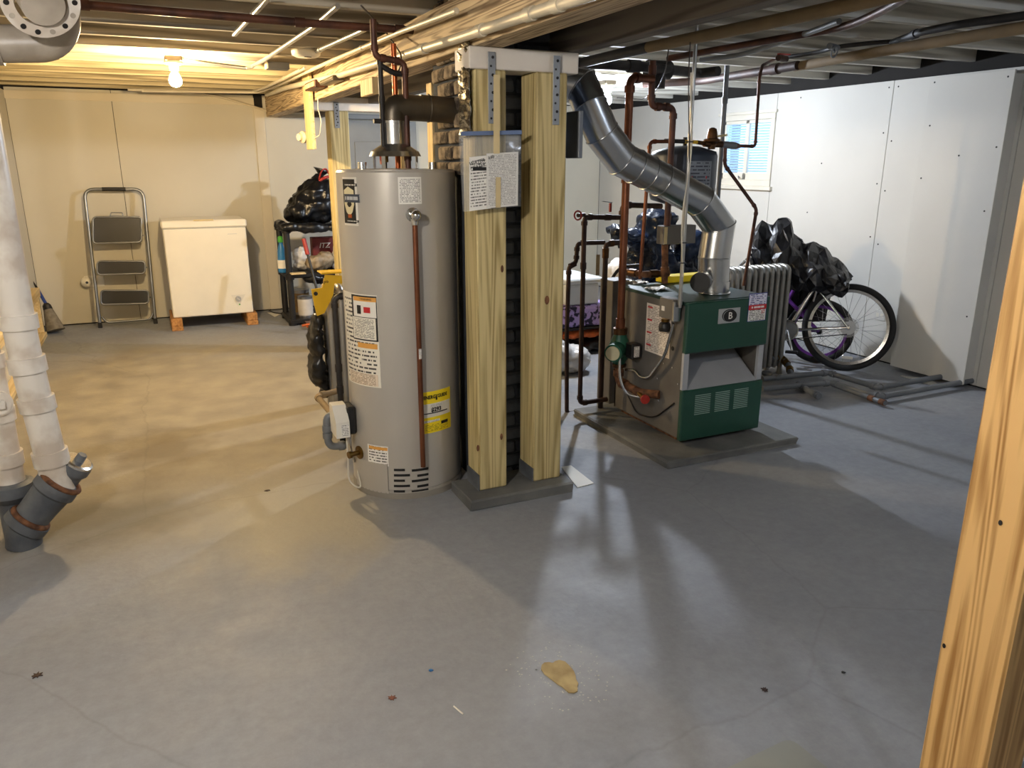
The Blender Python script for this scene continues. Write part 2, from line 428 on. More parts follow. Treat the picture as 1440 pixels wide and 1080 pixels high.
def floor_material():
    m, nt, b = _new('floor_paint'); v = coords(nt)
    L = nt.links.new
    n1 = N(nt, 'ShaderNodeTexNoise', Scale=1.3, Detail=6); L(v, n1.inputs['Vector'])
    n2 = N(nt, 'ShaderNodeTexNoise', Scale=45, Detail=4); L(v, n2.inputs['Vector'])
    base = ramp(nt, n1.outputs[0], [(.3, lin('#868990')), (.7, lin('#95989c'))])
    # sandy wear: a worn area with its own outline on the left half of the slab
    sx = N(nt, 'ShaderNodeSeparateXYZ'); L(v, sx.inputs[0])
    def dist(cx, cy, rx, ry):
        a = N(nt, 'ShaderNodeVectorMath', operation='SUBTRACT'); L(v, a.inputs[0]); a.inputs[1].default_value = (cx, cy, 0)
        d = N(nt, 'ShaderNodeVectorMath', operation='DIVIDE'); L(a.outputs[0], d.inputs[0]); d.inputs[1].default_value = (rx, ry, 1e6)
        l = N(nt, 'ShaderNodeVectorMath', operation='LENGTH'); L(d.outputs[0], l.inputs[0]); return l.outputs['Value']
    def mixin(cur, dst, col, edge0, edge1, amt, nz=n1, nk=.9):
        a = N(nt, 'ShaderNodeMath', operation='MULTIPLY_ADD'); L(nz.outputs[0], a.inputs[0]); a.inputs[1].default_value = nk; L(dst, a.inputs[2])
        mr = N(nt, 'ShaderNodeMapRange'); L(a.outputs[0], mr.inputs[0]); mr.inputs[1].default_value = edge0; mr.inputs[2].default_value = edge1
        mr.inputs[3].default_value = amt; mr.inputs[4].default_value = 0
        mx = N(nt, 'ShaderNodeMix', data_type='RGBA'); L(mr.outputs[0], mx.inputs[0]); L(cur, mx.inputs[6])
        if isinstance(col, str): mx.inputs[7].default_value = (*lin(col), 1)
        else: L(col, mx.inputs[7])
        return mx.outputs[2]
    n3 = N(nt, 'ShaderNodeTexNoise', Scale=5, Detail=6); L(v, n3.inputs['Vector'])
    sand = ramp(nt, n3.outputs[0], [(.3, lin('#857a66')), (.7, lin('#a3987f'))])
    fn = N(nt, 'ShaderNodeTexNoise', Scale=22, Detail=7, Roughness=.7); L(v, fn.inputs['Vector'])
    fm = N(nt, 'ShaderNodeMix', data_type='RGBA', blend_type='MULTIPLY'); fm.inputs[0].default_value = 1; L(base, fm.inputs[6]); L(ramp(nt, fn.outputs[0], [(.3, (.86,) * 3), (.7, (1.08,) * 3)]), fm.inputs[7]); base = fm.outputs[2]
    c = mixin(base, dist(.1, 5.2, 1.5, 2.0), sand, 1.1, 1.75, .85)
    c = mixin(c, dist(.45, 3.2, .45, .55), '#a59c82', 1.0, 1.7, .6, n3, 1.2)
    c = mixin(c, dist(-.05, 4.35, .28, .35), '#6b5c42', .9, 1.6, .7, n3, 1.0)
    c = mixin(c, dist(-.35, 3.55, .5, .3), '#5c5648', .9, 1.5, .6, n3, 1.0)
    sp = N(nt, 'ShaderNodeTexNoise', Scale=9, Detail=8, Roughness=.75); L(v, sp.inputs['Vector'])
    spot = ramp(nt, sp.outputs[0], [(.27, (1, 1, 1)), (.31, (0, 0, 0))])
    mx = N(nt, 'ShaderNodeMix', data_type='RGBA'); L(spot, mx.inputs[0]); L(c, mx.inputs[6]); mx.inputs[7].default_value = (*lin('#5b554b'), 1)
    c = mx.outputs[2]
    # hairline cracks
    vo = N(nt, 'ShaderNodeTexVoronoi', Scale=.55, feature='DISTANCE_TO_EDGE'); wob = N(nt, 'ShaderNodeMix', data_type='VECTOR'); wob.inputs[0].default_value = .12
    n4 = N(nt, 'ShaderNodeTexNoise', Scale=3, Detail=5); L(v, n4.inputs['Vector']); L(v, wob.inputs[4]); L(n4.outputs[1], wob.inputs[5]); L(wob.outputs[1], vo.inputs['Vector'])
    cr = ramp(nt, vo.outputs[0], [(0, (.16, .16, .16)), (.0018, (0, 0, 0))])
    mx = N(nt, 'ShaderNodeMix', data_type='RGBA'); L(cr, mx.inputs[0]); L(c, mx.inputs[6]); mx.inputs[7].default_value = (*lin('#4a4640'), 1)
    L(mx.outputs[2], b.inputs['Base Color'])
    L(ramp(nt, n3.outputs[0], [(.3, (.52,) * 3), (.7, (.68,) * 3)]), b.inputs['Roughness'])
    ad = N(nt, 'ShaderNodeMath', operation='ADD'); L(n2.outputs[0], ad.inputs[0]); L(n3.outputs[0], ad.inputs[1])
    bump(nt, b, ad.outputs[0], .25, .004)
    return m
floor_material()

# ------------------------------------------------------------------ room shell
XL, XR, YB, YF = -1.0, 5.1, 8.4, -2.4
struct(MB().box((XL - .2, YF - .2, -.1), (XR + .4, YB + .3, 0)).build('floor', 'floor_paint', local=True))
ZJ = 2.15
def shell(name, a, b): return struct(MB().box(a, b).build(name, 'dark_gap'))
wr = shell('wall_rear', (XL - .2, YB + .012, 0), (XR + .4, YB + .2, 2.36))
def panel(parent, a, b, m='drywall', name='panel'):
    return MB().box(a, b, .0015).build(name, m, parent)
g = .002
for x0, x1 in ((XL, -.16), (-.16, 1.1), (1.18, 2.4), (2.4, 3.62), (3.62, XR)):
    panel(wr, (x0 + g, YB, .012), (x1 - g, YB + .012, 2.148), 'drywall_back')
panel(wr, (1.09, YB - .016, .012), (1.19, YB, 2.03), 'batten_paint', 'batten')
panel(wr, (XL, YB - .012, 2.05), (1.1, YB, 2.12), 'batten_paint', 'ledger_strip')
wl = shell('wall_left', (XL - .2, YF - .2, 0), (XL - .012, YB + .2, 2.36))
for y0, y1 in ((YF, -1.2), (-1.2, 0), (0, 1.2), (1.2, 2.4), (2.4, 3.6), (3.6, 4.8), (4.8, 6.0), (6.0, 7.2), (7.2, YB)):
    panel(wl, (XL - .012, y0 + g, .012), (XL, y1 - g, 2.12), 'drywall_back')
wf = shell('wall_front', (XL - .2, YF - .2, 0), (XR + .4, YF - .012, 2.36))
for k in range(5):
    panel(wf, (XL + k * 1.22 + g, YF - .012, .012), (XL + (k + 1) * 1.22 - g, YF, 2.12))
# right wall with the window opening
WY0, WY1, WZ0, WZ1 = 5.47, 6.2, 1.30, 1.93
mbw = MB()
for a, b in (((XR + .012, YF - .2, 0), (XR + .25, WY0, 2.36)), ((XR + .012, WY1, 0), (XR + .25, YB + .2, 2.36)), ((XR + .012, WY0, 0), (XR + .25, WY1, WZ0)), ((XR + .012, WY0, WZ1), (XR + .25, WY1, 2.36))): mbw.box(a, b)
wrt = struct(mbw.build('wall_right', 'dark_gap'))
TOP = 2.085
for y0, y1, z0, z1 in ((4.29, WY0, .012, TOP), (3.3, 4.29, .012, TOP), (WY0, WY1, .012, WZ0 - .01), (WY0, WY1, WZ1 + .012, TOP), (WY1, 7.8, .012, TOP + .02), (7.8, YB, .012, TOP + .02),
                      (2.1, 3.3, .012, 2.1), (.9, 2.1, .012, 2.1), (-.3, .9, .012, 2.1), (YF, -.3, .012, 2.1)):
    panel(wrt, (XR, y0 + g, z0), (XR + .012, y1 - g, z1))
# proud boxed-out panel beside the bikes, with its two side returns
panel(wrt, (4.975, 3.31, .03), (4.99, 3.9, 2.06), 'drywall', 'boxed_out_panel')
panel(wrt, (4.99, 3.33, .03), (XR, 3.345, 2.04), 'drywall', 'side_return')
panel(wrt, (4.99, 3.87, .03), (XR, 3.885, 2.04), 'drywall', 'side_return')
# drywall screws that show as dark dots
sm = MB().cyl((0, 0, 0), (-.002, 0, 0), .006, n=8).build('screw', 'ink', wrt, local=True)
spots = [(XR, 4.33, z) for z in (2.04, 1.72, 1.35, .95, .5)] + [(XR, 4.25, z) for z in (2.04, 1.66, 1.3, .9)] + [(XR, 5.2, 2.03), (XR, 4.9, 1.5), (XR, 5.0, 1.1), (4.975, 3.86, 2.03), (4.975, 3.85, 1.75), (4.975, 3.86, 1.4), (4.975, 3.35, 2.02), (4.975, 3.35, 1.6), (4.975, 3.36, 1.2), (4.975, 3.6, 1.55), (4.975, 3.36, .5)]
for i, p in enumerate(spots):
    s2 = sm if i == 0 else sm.copy()
    if i: COL.objects.link(s2); s2.parent = wrt
    s2.location = Vector(p) - wrt.location

# window
win = struct(thing('window_1', None, None, (XR, (WY0 + WY1) / 2, WZ0)))
mb = MB(); x0, x1 = XR - .012, XR + .10
mb.box((x0, WY0, WZ0), (x1, WY1, WZ0 + .055), .004).box((x0, WY0, WZ1 - .05), (x1, WY1, WZ1), .004)
mb.box((x0, WY0, WZ0 + .055), (x1, WY0 + .05, WZ1 - .05), .004).box((x0, WY1 - .05, WZ0 + .055), (x1, WY1, WZ1 - .05), .004)
mb.build('window_frame', 'sill_paint', win)
MB().box((x0 - .02, WY0 - .03, WZ0 - .035), (XR + .02, WY1 + .03, WZ0), .004).build('window_sill', 'sill_paint', win)
MB().box((x0 - .01, WY0 - .02, WZ1), (XR + .01, WY1 + .02, WZ1 + .025), .003).build('head_trim', 'sill_paint', win)
ym = (WY0 + WY1) / 2
for a, b in ((WY0 + .05, ym), (ym, WY1 - .05)):
    mb = MB(); z0, z1 = WZ0 + .055, WZ1 - .05; s = .03
    mb.box((XR + .01, a, z0), (XR + .045, b, z0 + .06), .003).box((XR + .01, a, z1 - s), (XR + .045, b, z1), .003)
    mb.box((XR + .01, a, z0), (XR + .045, a + s * .7, z1), .003).box((XR + .01, b - s * .7, z0), (XR + .045, b, z1), .003)
    sash = mb.build('sash', 'sill_paint', win)
    MB().box((XR + .026, a + s * .7, z0 + .06), (XR + .03, b - s * .7, z1 - s)).build('pane', 'window_glass', sash)
MB().tube([(XR - .0, ym + .05, WZ0 + .075), (XR - .02, ym + .04, WZ0 + .085), (XR - .03, ym + .015, WZ0 + .06)], .005, 8).build('latch', 'steel_tube', win)
k = 0; z = WZ0 + .06
while z < WZ1 - .05:
    MB().obox((XR + .07, ym, z), (.026, WY1 - WY0 - .1, .002), Matrix.Rotation(R(35), 3, 'Y')).build('blind_slat', 'slat_white', win); z += .0235

# ceiling: floorboards above, joists below
ceil = struct(MB().box((XL - .2, YF - .2, 2.355), (XR + .4, YB + .3, 2.45)).build('ceiling', 'dark_gap'))
x = XL - .15; first = None
while x < XR + .25:
    o = first.copy() if first else MB().box((-.068, YF - .1 - 3, -.009), (.068, YB + .2 - 3, .009)).build('floorboard', 'plank_old', ceil, local=True)
    if first: COL.objects.link(o); o.parent = ceil
    first = first or o; o.location = Vector((x, 3, 2.345)) - ceil.location; x += .14
y = YF + .25; i = 0
while y < YB - .02:
    MB().box((XL - .1, y - .022, ZJ), (1.45, y + .022, 2.335), .003).build('joist', 'joist_cream' if y > 6.0 else 'joist_wood', ceil)
    MB().box((1.25, y + .024, ZJ), (XR + .05, y + .068, 2.335), .003).build('joist', 'joist_white', ceil)
    y += .415; i += 1
MB().box((1.45, 3.6, 2.18), (1.5, 4.0, 2.33)).build('blocking', 'joist_wood', ceil)

# main beams on the post line
o = struct(MB().bar((1.345, YF, 2.047), (1.275, YB, 2.047), .13, .204, ch=.004).build('trim_1', 'beam_wood'))
o['label'] = 'rough sawn timber beam above the wooden posts'
o = struct(MB().bar((1.725, YF, 2.047), (1.70, YB - .1, 2.047), .08, .204, ch=.004).build('trim_2', 'beam_dark'))
o['label'] = 'dark grey timber beam beside the rough sawn one'

# ------------------------------------------------------------------ lamps
def bulb_lamp(name, label, p, m, top):
    t = thing(name, label, 'light bulb', (p[0], p[1], top))
    MB().box((p[0] - .05, p[1] - .05, top - .03), (p[0] + .05, p[1] + .05, top), .004).build('junction_box', 'galv_dark', t)
    MB().lathe([(.055, 0), (.055, -.012), (.03, -.022), (.026, -.05)], (p[0], p[1], top - .03), (0, 0, 1), 20).build('socket', 'plastic_white', t)
    z = top - .03 - .05
    MB().smooth_lathe([(.014, 0), (.016, -.012), (.026, -.026), (.035, -.045), (.037, -.06), (.034, -.078), (.022, -.092), (.0005, -.098)], (p[0], p[1], z), (0, 0, 1), 18).build('bulb', m, t)
    return t
bulb_lamp('ceiling_bulb', 'lit warm yellow bulb in a ceiling socket above the freezer side', (.267, 5.53), 'bulb_warm', 2.135)
bulb_lamp('ceiling_bulb', 'lit cool white bulb in a ceiling socket behind the silver flue pipe', (3.3, 5.36), 'bulb_cool', 2.105)
bulb_lamp('ceiling_bulb', 'lit warm bulb in a ceiling socket by the timber frame on the left wall', (-.6, 1.02), 'bulb_stair', 2.15)
bulb_lamp('ceiling_bulb', 'lit cool bulb in a ceiling socket beyond the pine post', (3.3, .1), 'bulb_front', 2.15)

# ------------------------------------------------------------------ chimney, posts, footing
t = thing('chimney', 'dark slate painted masonry chimney behind the two wooden posts', 'chimney', (1.54, 3.47, 0))
CX0, CX1, CY0, CY1 = 1.31, 1.77, 3.2, 3.74
MB().box((CX0 + .012, CY0 + .012, 0), (CX1 - .012, CY1 - .012, 2.33)).build('core', 'mortar', t)
random.seed(4)
bl, bh, bd = .2, .065, .09
protos = []
for k in range(3):
    mb = MB().box((-bl / 2 + .003, -bd / 2, 0), (bl / 2 - .003, bd / 2, bh - .009), .006 + .002 * k)
    for v in mb.v: v += Vector((random.uniform(-.004, .004), random.uniform(-.005, .003), random.uniform(-.002, .002)))
    protos.append(mb)
meshes = {}
def brick(p, rz, k, m, sx=1.0):
    key = (k, m)
    o = None
    if key not in meshes:
        o = protos[k].build('brick', m, t, local=True); meshes[key] = o.data
    else:
        o = bpy.data.objects.new('brick', meshes[key]); COL.objects.link(o); o.parent = t
    o.location = Vector(p) - t.location; o.rotation_euler = (0, 0, rz); o.scale = (sx, 1, 1)
z = 0.001; c = 0
while z < 2.26:
    off = 0 if c % 2 else .1
    # front face (towards the posts) and right side
    xs = [CX0 + .1, CX0 + .3] if c % 2 == 0 else [CX0 + .15, CX0 + .35]
    for xx in xs: brick((xx + random.uniform(-.004, .004), CY0 + .045, z), 0, random.randrange(3), 'chimney_paint')
    for yy in ([CY0 + .2, CY0 + .4] if c % 2 else [CY0 + .12, CY0 + .32]):
        brick((CX1 - .045 + random.uniform(-.004, .006), yy, z), R(90), random.randrange(3), 'chimney_paint')
    if z > 1.4:
        for yy in ([CY0 + .2, CY0 + .4] if c % 2 else [CY0 + .12, CY0 + .32]):
            brick((CX0 + .04 - random.uniform(0, .012), yy, z), R(-90), random.randrange(3), 'old_mortar')
    z += bh + .004; c += 1
ft = MB().box((1.165, 2.93, 0), (1.69, 3.19, .052), .006)
for v in ft.v: v += Vector((random.uniform(-.004, .004), random.uniform(-.006, .006), 0))
tag(ft.build('concrete_footing', 'concrete_grey'), 'grey painted concrete footing slab under the twin wooden posts', 'footing')

def post(name, label, x0, y0, x1, y1, z0, z1, m, group=None, ch=.006):
    t = thing(name, label, 'post', ((x0 + x1) / 2, (y0 + y1) / 2, z0), group)
    MB().box((x0, y0, z0), (x1, y1, z1), ch).build('timber', m, t); return t
def strap(t, x, y, z0, z1, wd=.032):
    s = MB().box((x - wd / 2, y - .004, z0), (x + wd / 2, y, z1), .001).build('steel_strap', 'strap_steel', t)
    n = 8
    for k in range(n):
        zz = z0 + .02 + (z1 - z0 - .04) * k / (n - 1); rr = .006 if k % 2 else .0045
        MB().cyl((x + (.004 if k % 2 else -.004), y - .0055, zz), (x + (.004 if k % 2 else -.004), y - .004, zz), rr, n=10).build('nail_hole', 'ink', s)
t1 = post('timber_post', 'yellow wooden post with the plastic document bag taped on it', 1.245, 3.02, 1.383, 3.16, .052, 1.86, 'post_wood')
strap(t1, 1.318, 3.02, 1.655, 1.925)
MB().box((1.24, 3.02, .053), (1.245, 3.16, .13)).build('base_bracket', 'cast_grey', t1)
def knot(t, p, n, rx, rz, m='rust'):
    p = Vector(p); n = Vector(n).normalized(); q = Vector((0, 0, 1)).rotation_difference(n).to_matrix()
    vs = [p + n * .0012 + q @ Vector((math.cos(a) * (rx if abs(n.y) > .5 else rz), math.sin(a) * (rz if abs(n.y) > .5 else rx), 0)) for a in [2 * math.pi * k / 12 for k in range(12)]]
    MB().add(vs, [list(range(12))]).build('knot', m, t, fix=False)
for px, py in ((706, 378), (672, 630), (705, 614)):
    knot(t1, PY(px, py, 3.018), (0, -1, 0), .007, .016)
t2 = post('timber_post', 'yellow wooden post standing right against the slate chimney edge', 1.515, 3.01, 1.66, 3.16, .052, 1.86, 'post_wood')
strap(t2, 1.605, 3.01, 1.655, 1.925)
MB().box((1.51, 3.01, .053), (1.515, 3.16, .12)).build('base_bracket', 'cast_grey', t2)
for px, py in ((769, 422),): knot(t2, PY(px, py, 3.008), (0, -1, 0), .012, .02)
tag(MB().box((1.225, 3.025, 1.861), (1.72, 3.185, 1.944), .004).build('header_board', 'white_paint_wood'), 'short whitewashed header block across the tops of the twin posts', 'header')
mb = MB(); random.seed(3); nx, nz = 5, 26
vs = [Vector((1.228 - .002 + random.uniform(-.004, .004), 3.03 + .12 * i / (nx - 1), 1.60 + .36 * j / (nz - 1))) for j in range(nz) for i in range(nx)]
mb.add(vs, [[j * nx + i, j * nx + i + 1, (j + 1) * nx + i + 1, (j + 1) * nx + i] for j in range(nz - 1) for i in range(nx - 1)])
o = mb.build('foil_strip', 'foil'); sd = o.modifiers.new('s', 'SOLIDIFY'); sd.thickness = .003
tag(o, 'crinkled silver foil strip stapled to the side of the document bag post', 'foil')

# foreground post at the right edge of the room view
PXF = PZ(1290, 1080, .12)
fp = post('timber_post', 'fresh orange toned pine post beside the pale floor tile', 1.49, .80, 1.63, .945, 0, 2.15, 'post_fresh')
fp.location = fp.location
for px, py in ((1407, 735), (1328, 908)):
    knot(fp, PX(px, py, 1.489), (-1, 0, 0), .004, .006, 'ink')

# far post with its header and hanging board
f0 = PY(471, 300, 6.2)
t3 = post('timber_post', 'bright yellow wooden post beside the black plastic shelf', f0.x, 6.2, f0.x + .15, 6.34, 0, 1.885, 'post_wood')
strap(t3, f0.x + .06, 6.2, 1.76, 1.95, .04)
tag(MB().box((1.24, 6.2, 1.886), (2.6, 6.33, 1.985), .004).build('header_board', 'white_paint_wood'), 'long whitewashed header beam on the post by the black shelf', 'header')
for (x0, x1, y0, y1, Y) in ((608, 622, 123, 245, 4.3), (562, 570, 132, 245, 4.9)):
    a = PY(x0, 180, Y); b = PY(x1, 180, Y)
    tag(MB().box((a.x, Y, 0), (b.x, Y + .09, 1.93 if Y < 4.5 else 1.944), .003).build('wall_stud', 'stud_wood'), 'pale stud standing behind the ' + ('dark vent pipe of the water heater' if Y < 4.5 else 'copper riser above the water heater'), 'stud')
a, b = PX(516, 137, 1.2), PX(532, 108, 1.2)
tag(MB().box((1.165, b.y, a.z), (1.2, a.y, b.z), .003).build('wood_cleat', 'stud_wood'), 'short pale wood cleat nailed on the beam side above the heater', 'cleat')
hb = thing('hanging_board', 'pale strip of wood hanging from the beam with a round thermostat', 'board', (1.225, 6.39, 2.1))
a = PX(428, 117, 1.2); b = PX(441, 210, 1.2)
MB().box((1.19, b.y - .0, b.z), (1.209, a.y + .03, 2.145), .002).build('strip', 'stud_wood', hb)
MB().box((1.19, b.y - .06, b.z + .0), (1.21, b.y - .0, 2.145), .002).build('edge_strip', 'lumber', hb)
q = PX(428, 193, 1.19)
MB().lathe([(.045, 0), (.045, .02), (.03, .035), (.026, .055)], q, (-1, -.5, 0), 20).build('thermostat', 'switch_cream', hb)
MB().tube([PX(441, 195, 1.2), PX(450, 190, 1.2), PX(452, 170, 1.2), PX(447, 152, 1.22), PX(447, 120, 1.24)], .004, 6, .03).build('cord', 'wire_white', hb)
# small boxes let into the side of the beam
for x0, y0, x1, y1, m, lb in ((443, 112, 457, 129, 'copper_old', 'dark red electrical box set in the beam side by the hanging board'), (465, 106, 484, 121, 'galv_dark', 'grey steel electrical box on the beam above the yellow far post')):
    a, b = PX(x0, y1, 1.21), PX(x1, y0, 1.21)
    bx = thing('electrical_box', lb, 'electrical box', (1.2, a.y, b.z - .09))
    MB().box((1.14, b.y, a.z), (1.21, a.y, b.z), .003).build('body', m, bx)
    MB().box((1.135, b.y + .01, a.z + .01), (1.14, a.y - .01, b.z - .01), .001).build('cover', 'stud_wood' if m == 'copper_old' else 'galv', bx)

# ------------------------------------------------------------------ water heater
HX, HY, HR, HT = 1.032, 3.437, .262, 1.475
wh = thing('water_heater', 'tall grey gas water heater with a yellow energy label', 'water heater', (HX, HY, 0))
MB().lathe([(HR, .045), (HR, HT - .012), (HR - .006, HT - .003)], (HX, HY, 0), n=72, caps=False).build('tank_jacket', 'tank_paint', wh)
MB().lathe([(HR - .008, HT - .02), (HR - .008, HT), (.05, HT + .004)], (HX, HY, 0), n=48).build('top_cap', 'tank_paint', wh)
MB().lathe([(HR + .003, 0), (HR + .003, .03), (HR - .004, .045)], (HX, HY, 0), n=72).build('base_ring', 'tank_seam', wh)
def hc(x, y, r=HR):
    """pixel -> (angle, height) on the tank"""
    d = ray(x, y); ox, oy = -HX, -HY
    A = d.x ** 2 + d.y ** 2; B = 2 * (d.x * ox + d.y * oy); C = ox * ox + oy * oy - r * r
    disc = max(0, B * B - 4 * A * C); s = (-B - math.sqrt(disc)) / (2 * A)
    return math.atan2(d.y * s - HY, d.x * s - HX) % (2 * math.pi), CAM_H + d.z * s
def cp(a, z, r=HR): return Vector((HX + r * math.cos(a), HY + r * math.sin(a), z))
def patch(name, m, a0, a1, z0, z1, parent, e=.0015, label=None):
    n = 12; mb = MB(); r = HR + e
    for i in range(n):
        p = a0 + (a1 - a0) * i / n; q = a0 + (a1 - a0) * (i + 1) / n
        k = len(mb.v); mb.v += [cp(p, z0, r), cp(q, z0, r), cp(q, z1, r), cp(p, z1, r)]
        mb.uv[len(mb.f)] = [(i / n, 0), ((i + 1) / n, 0), ((i + 1) / n, 1), (i / n, 1)]; mb.f.append([k, k + 1, k + 2, k + 3]); mb.s.append(True)
    # rim so that the sheet has thickness
    for zz in (z0, z1):
        for i in range(n):
            p = a0 + (a1 - a0) * i / n; q = a0 + (a1 - a0) * (i + 1) / n
            mb.add([cp(p, zz, r), cp(q, zz, r), cp(q, zz, HR - .002), cp(p, zz, HR - .002)], [[0, 1, 2, 3]])
    for a in (a0, a1): mb.add([cp(a, z0, r), cp(a, z1, r), cp(a, z1, HR - .002), cp(a, z0, HR - .002)], [[0, 1, 2, 3]])
    o = mb.build(name, m, parent, fix=False)
    if label: o['label'] = label
    return o
def pp(name, m, x0, y0, x1, y1, parent=wh, e=.0015, label=None):
    xm, ym = (x0 + x1) / 2, (y0 + y1) / 2
    a0, _ = hc(x0, ym); a1, _ = hc(x1, ym); _, z1 = hc(xm, y0); _, z0 = hc(xm, y1)
    return patch(name, m, a0, a1, z0, z1, parent, e, label)
def curved(a, z, e):
    return lambda x, y: cp(a + x / HR, z + y, HR + e)
# brand plate
b1 = pp('brand_label', 'plastic_white', 483.5, 249, 503, 317, label='black brand label with a pale shield')
pp('dark_field', 'ink', 484.2, 252, 500, 314, b1, .003)
ac, zc = hc(491, 277)
mb = MB(); r = HR + .0045
mb.add([cp(ac + x / HR, zc + y, r) for x, y in ((-.03, .028), (0, .043), (.034, .028), (.034, -.03), (.022, -.062), (.002, -.08), (-.018, -.062), (-.03, -.03))], [list(range(8))])
mb.build('shield_emblem', 'shield', b1, fix=False)
a0, z0 = hc(493, 275)
patch('shield_band', 'band_print', ac - .1, ac + .24, zc - .022, zc + .012, b1, .006)
patch('name_print', 'plate_print', ac - .1, ac + .2, hc(491, 262)[1], hc(491, 258)[1], b1, .0045)
patch('round_seal', 'copper_bright', ac - .03, ac + .06, hc(491, 306)[1], hc(491, 301)[1], b1, .0045)
patch('name_print', 'plate_print', ac - .08, ac + .2, hc(491, 312)[1], hc(491, 309)[1], b1, .0045)
# printed labels
pp('notice_label', 'paper_text', 560, 249, 592.5, 287, label='white rectangular notice label')
wl_ = pp('warning_label', 'paper_warn', 488, 414, 533, 542, label='tall white warning label with orange headings')
pp('black_border', 'ink', 496.5, 416, 531, 479, wl_, .0022)
pp('picture_panel', 'ink_white', 498, 419, 529, 446, wl_, .003)
pp('text_panel', 'paper_warn', 498, 447, 529, 477, wl_, .003)
pp('orange_heading', 'ink_orange', 498, 418, 529, 424, wl_, .0036)
pp('pictogram', 'ink_red', 512, 432, 521, 440, wl_, .004); pp('pictogram', 'ink', 503, 429, 508, 441, wl_, .004)
pp('orange_heading', 'ink_orange', 504, 483, 531, 490, wl_, .0028)
pp('tan_panel', 'paper_tan', 494, 525, 532, 541, wl_, .0028)
lettering('lettering', '! WARNING', .012, 'ink', wl_, curved(hc(514, 421)[0], hc(514, 421)[1], .0045))
sl = pp('caution_label', 'paper_small', 518, 627, 546, 654, label='small white caution label with an orange heading')
pp('orange_heading', 'ink_orange', 519.5, 628.5, 545, 632.5, sl, .003)
eg = pp('energy_label', 'yellow_label', 594, 549, 633, 607, label='yellow energy guide label reading $293')
eg_a, eg_z = hc(613, 557)
lettering('lettering', 'ENERGYGUIDE', .0225, 'ink', eg, curved(eg_a, eg_z, .0035), .86, .04)
pp('down_arrow', 'ink', 612.5, 557, 614.5, 562, eg, .003)
pw = pp('price_panel', 'plastic_white', 594.6, 566, 632, 585, eg, .0022)
lettering('lettering', '$293', .027, 'ink', pw, curved(hc(613, 575)[0], hc(613, 575)[1], .0045), 1.0, .04)
pp('scale_bar', 'ink', 596, 579, 628, 580.2, pw, .004)
pp('fine_print', 'paper_small', 604, 567.5, 622, 570, pw, .003)
pp('white_strip', 'paper_small', 596, 590.5, 618, 593.5, eg, .0024)
pp('emblem_block', 'ink', 620, 590, 629, 594, eg, .003)
pp('fine_print', 'yellow_text', 595, 595, 631, 605, eg, .0024)
# lower vent slots and access door
for i, y in enumerate((661, 668.5, 676, 683.5, 691)):
    sh = 6 * (i % 2)
    pp('vent_slot', 'slot_dark', 554, y - 1.6, 569.5 + sh * 1.2, y + 1.6, e=.0012)
    pp('vent_slot', 'slot_dark', 579 + sh * 1.3, y - 2.2, 602.5, y + 1.1, e=.0012)
pp('access_door', 'tank_paint', 503, 650, 546, 690, e=.003)
pp('access_door_seam', 'tank_seam', 545.4, 652, 546.2, 690, e=.004)
# relief valve and its copper discharge tube
ta, tz = hc(580, 302); d = Vector((math.cos(ta), math.sin(ta), 0))
p0 = cp(ta, tz)
MB().lathe([(.03, 0), (.03, .008), (.016, .01), (.016, .05), (.02, .052), (.02, .065)], p0, d, 18).ball(p0 + d * .062, (.022, .022, .024)).build('relief_valve', 'chrome', wh)
p1 = p0 + d * .034; zb = hc(590, 653)[1]
cs = MB().cyl(p1 - Vector((0, 0, .015)), (p1.x, p1.y, zb), .0115, n=16).build('discharge_tube', 'copper', wh)
MB().cyl((p1.x, p1.y, tz - .04), (p1.x, p1.y, tz - .015), .016, n=16).build('tube_collar', 'chrome', cs)
sheet('tube_sticker', 'paper_small', cs, p1 + Vector((-.006, -.012, -.615)), (.012, 0, 0), (0, 0, .045))
# drain valve
da, dz = hc(506, 636); dd = Vector((math.cos(da), math.sin(da), 0)); q = cp(da, dz)
MB().lathe([(.032, 0), (.032, .006), (.012, .008), (.012, .045), (.017, .046), (.017, .06)], q, dd, 16).build('drain_valve', 'brass', wh)
# gas control on the left flank
ga, gz = hc(500, 588); gq = PY(484, 588, 3.41)
gc = MB().box((gq.x + .005, gq.y - .05, gq.z - .07), (gq.x + .045, gq.y + .05, gq.z + .065), .008).build('gas_control', 'plastic_black', wh)
mb = MB(); mb.prism([(gq.x - .055, gq.y - .075, gq.z - .07), (gq.x - .055, gq.y - .075, gq.z + .005), (gq.x - .055, gq.y - .01, gq.z + .07), (gq.x - .055, gq.y + .05, gq.z + .07), (gq.x - .055, gq.y + .05, gq.z - .07)], (.062, 0, 0)); mb.build('control_cover', 'plastic_white', gc)
sheet('control_sticker', 'paper_small', gc, (gq.x - .033, gq.y - .0755, gq.z - .062), (.036, 0, 0), (0, 0, .055))
MB().cyl((gq.x, gq.y, gq.z), (HX - .2, HY, gq.z), .02).build('control_stem', 'brass', wh)
MB().tube([(gq.x, gq.y - .02, gq.z - .06), (gq.x + .0, gq.y - .03, gq.z - .2), (gq.x - .01, gq.y - .05, gq.z - .3), (gq.x + .04, gq.y - .1, gq.z - .33), cp(hc(503, 668)[0], .1)], .004, 8, .08).build('sensor_wire', 'wire_white', wh)
MB().tube([(gq.x + .02, gq.y, gq.z - .06), (gq.x + .02, gq.y - .01, .2), cp(hc(500, 662)[0], .13)], .005, 8, .06).build('pilot_tube', 'galv', wh)
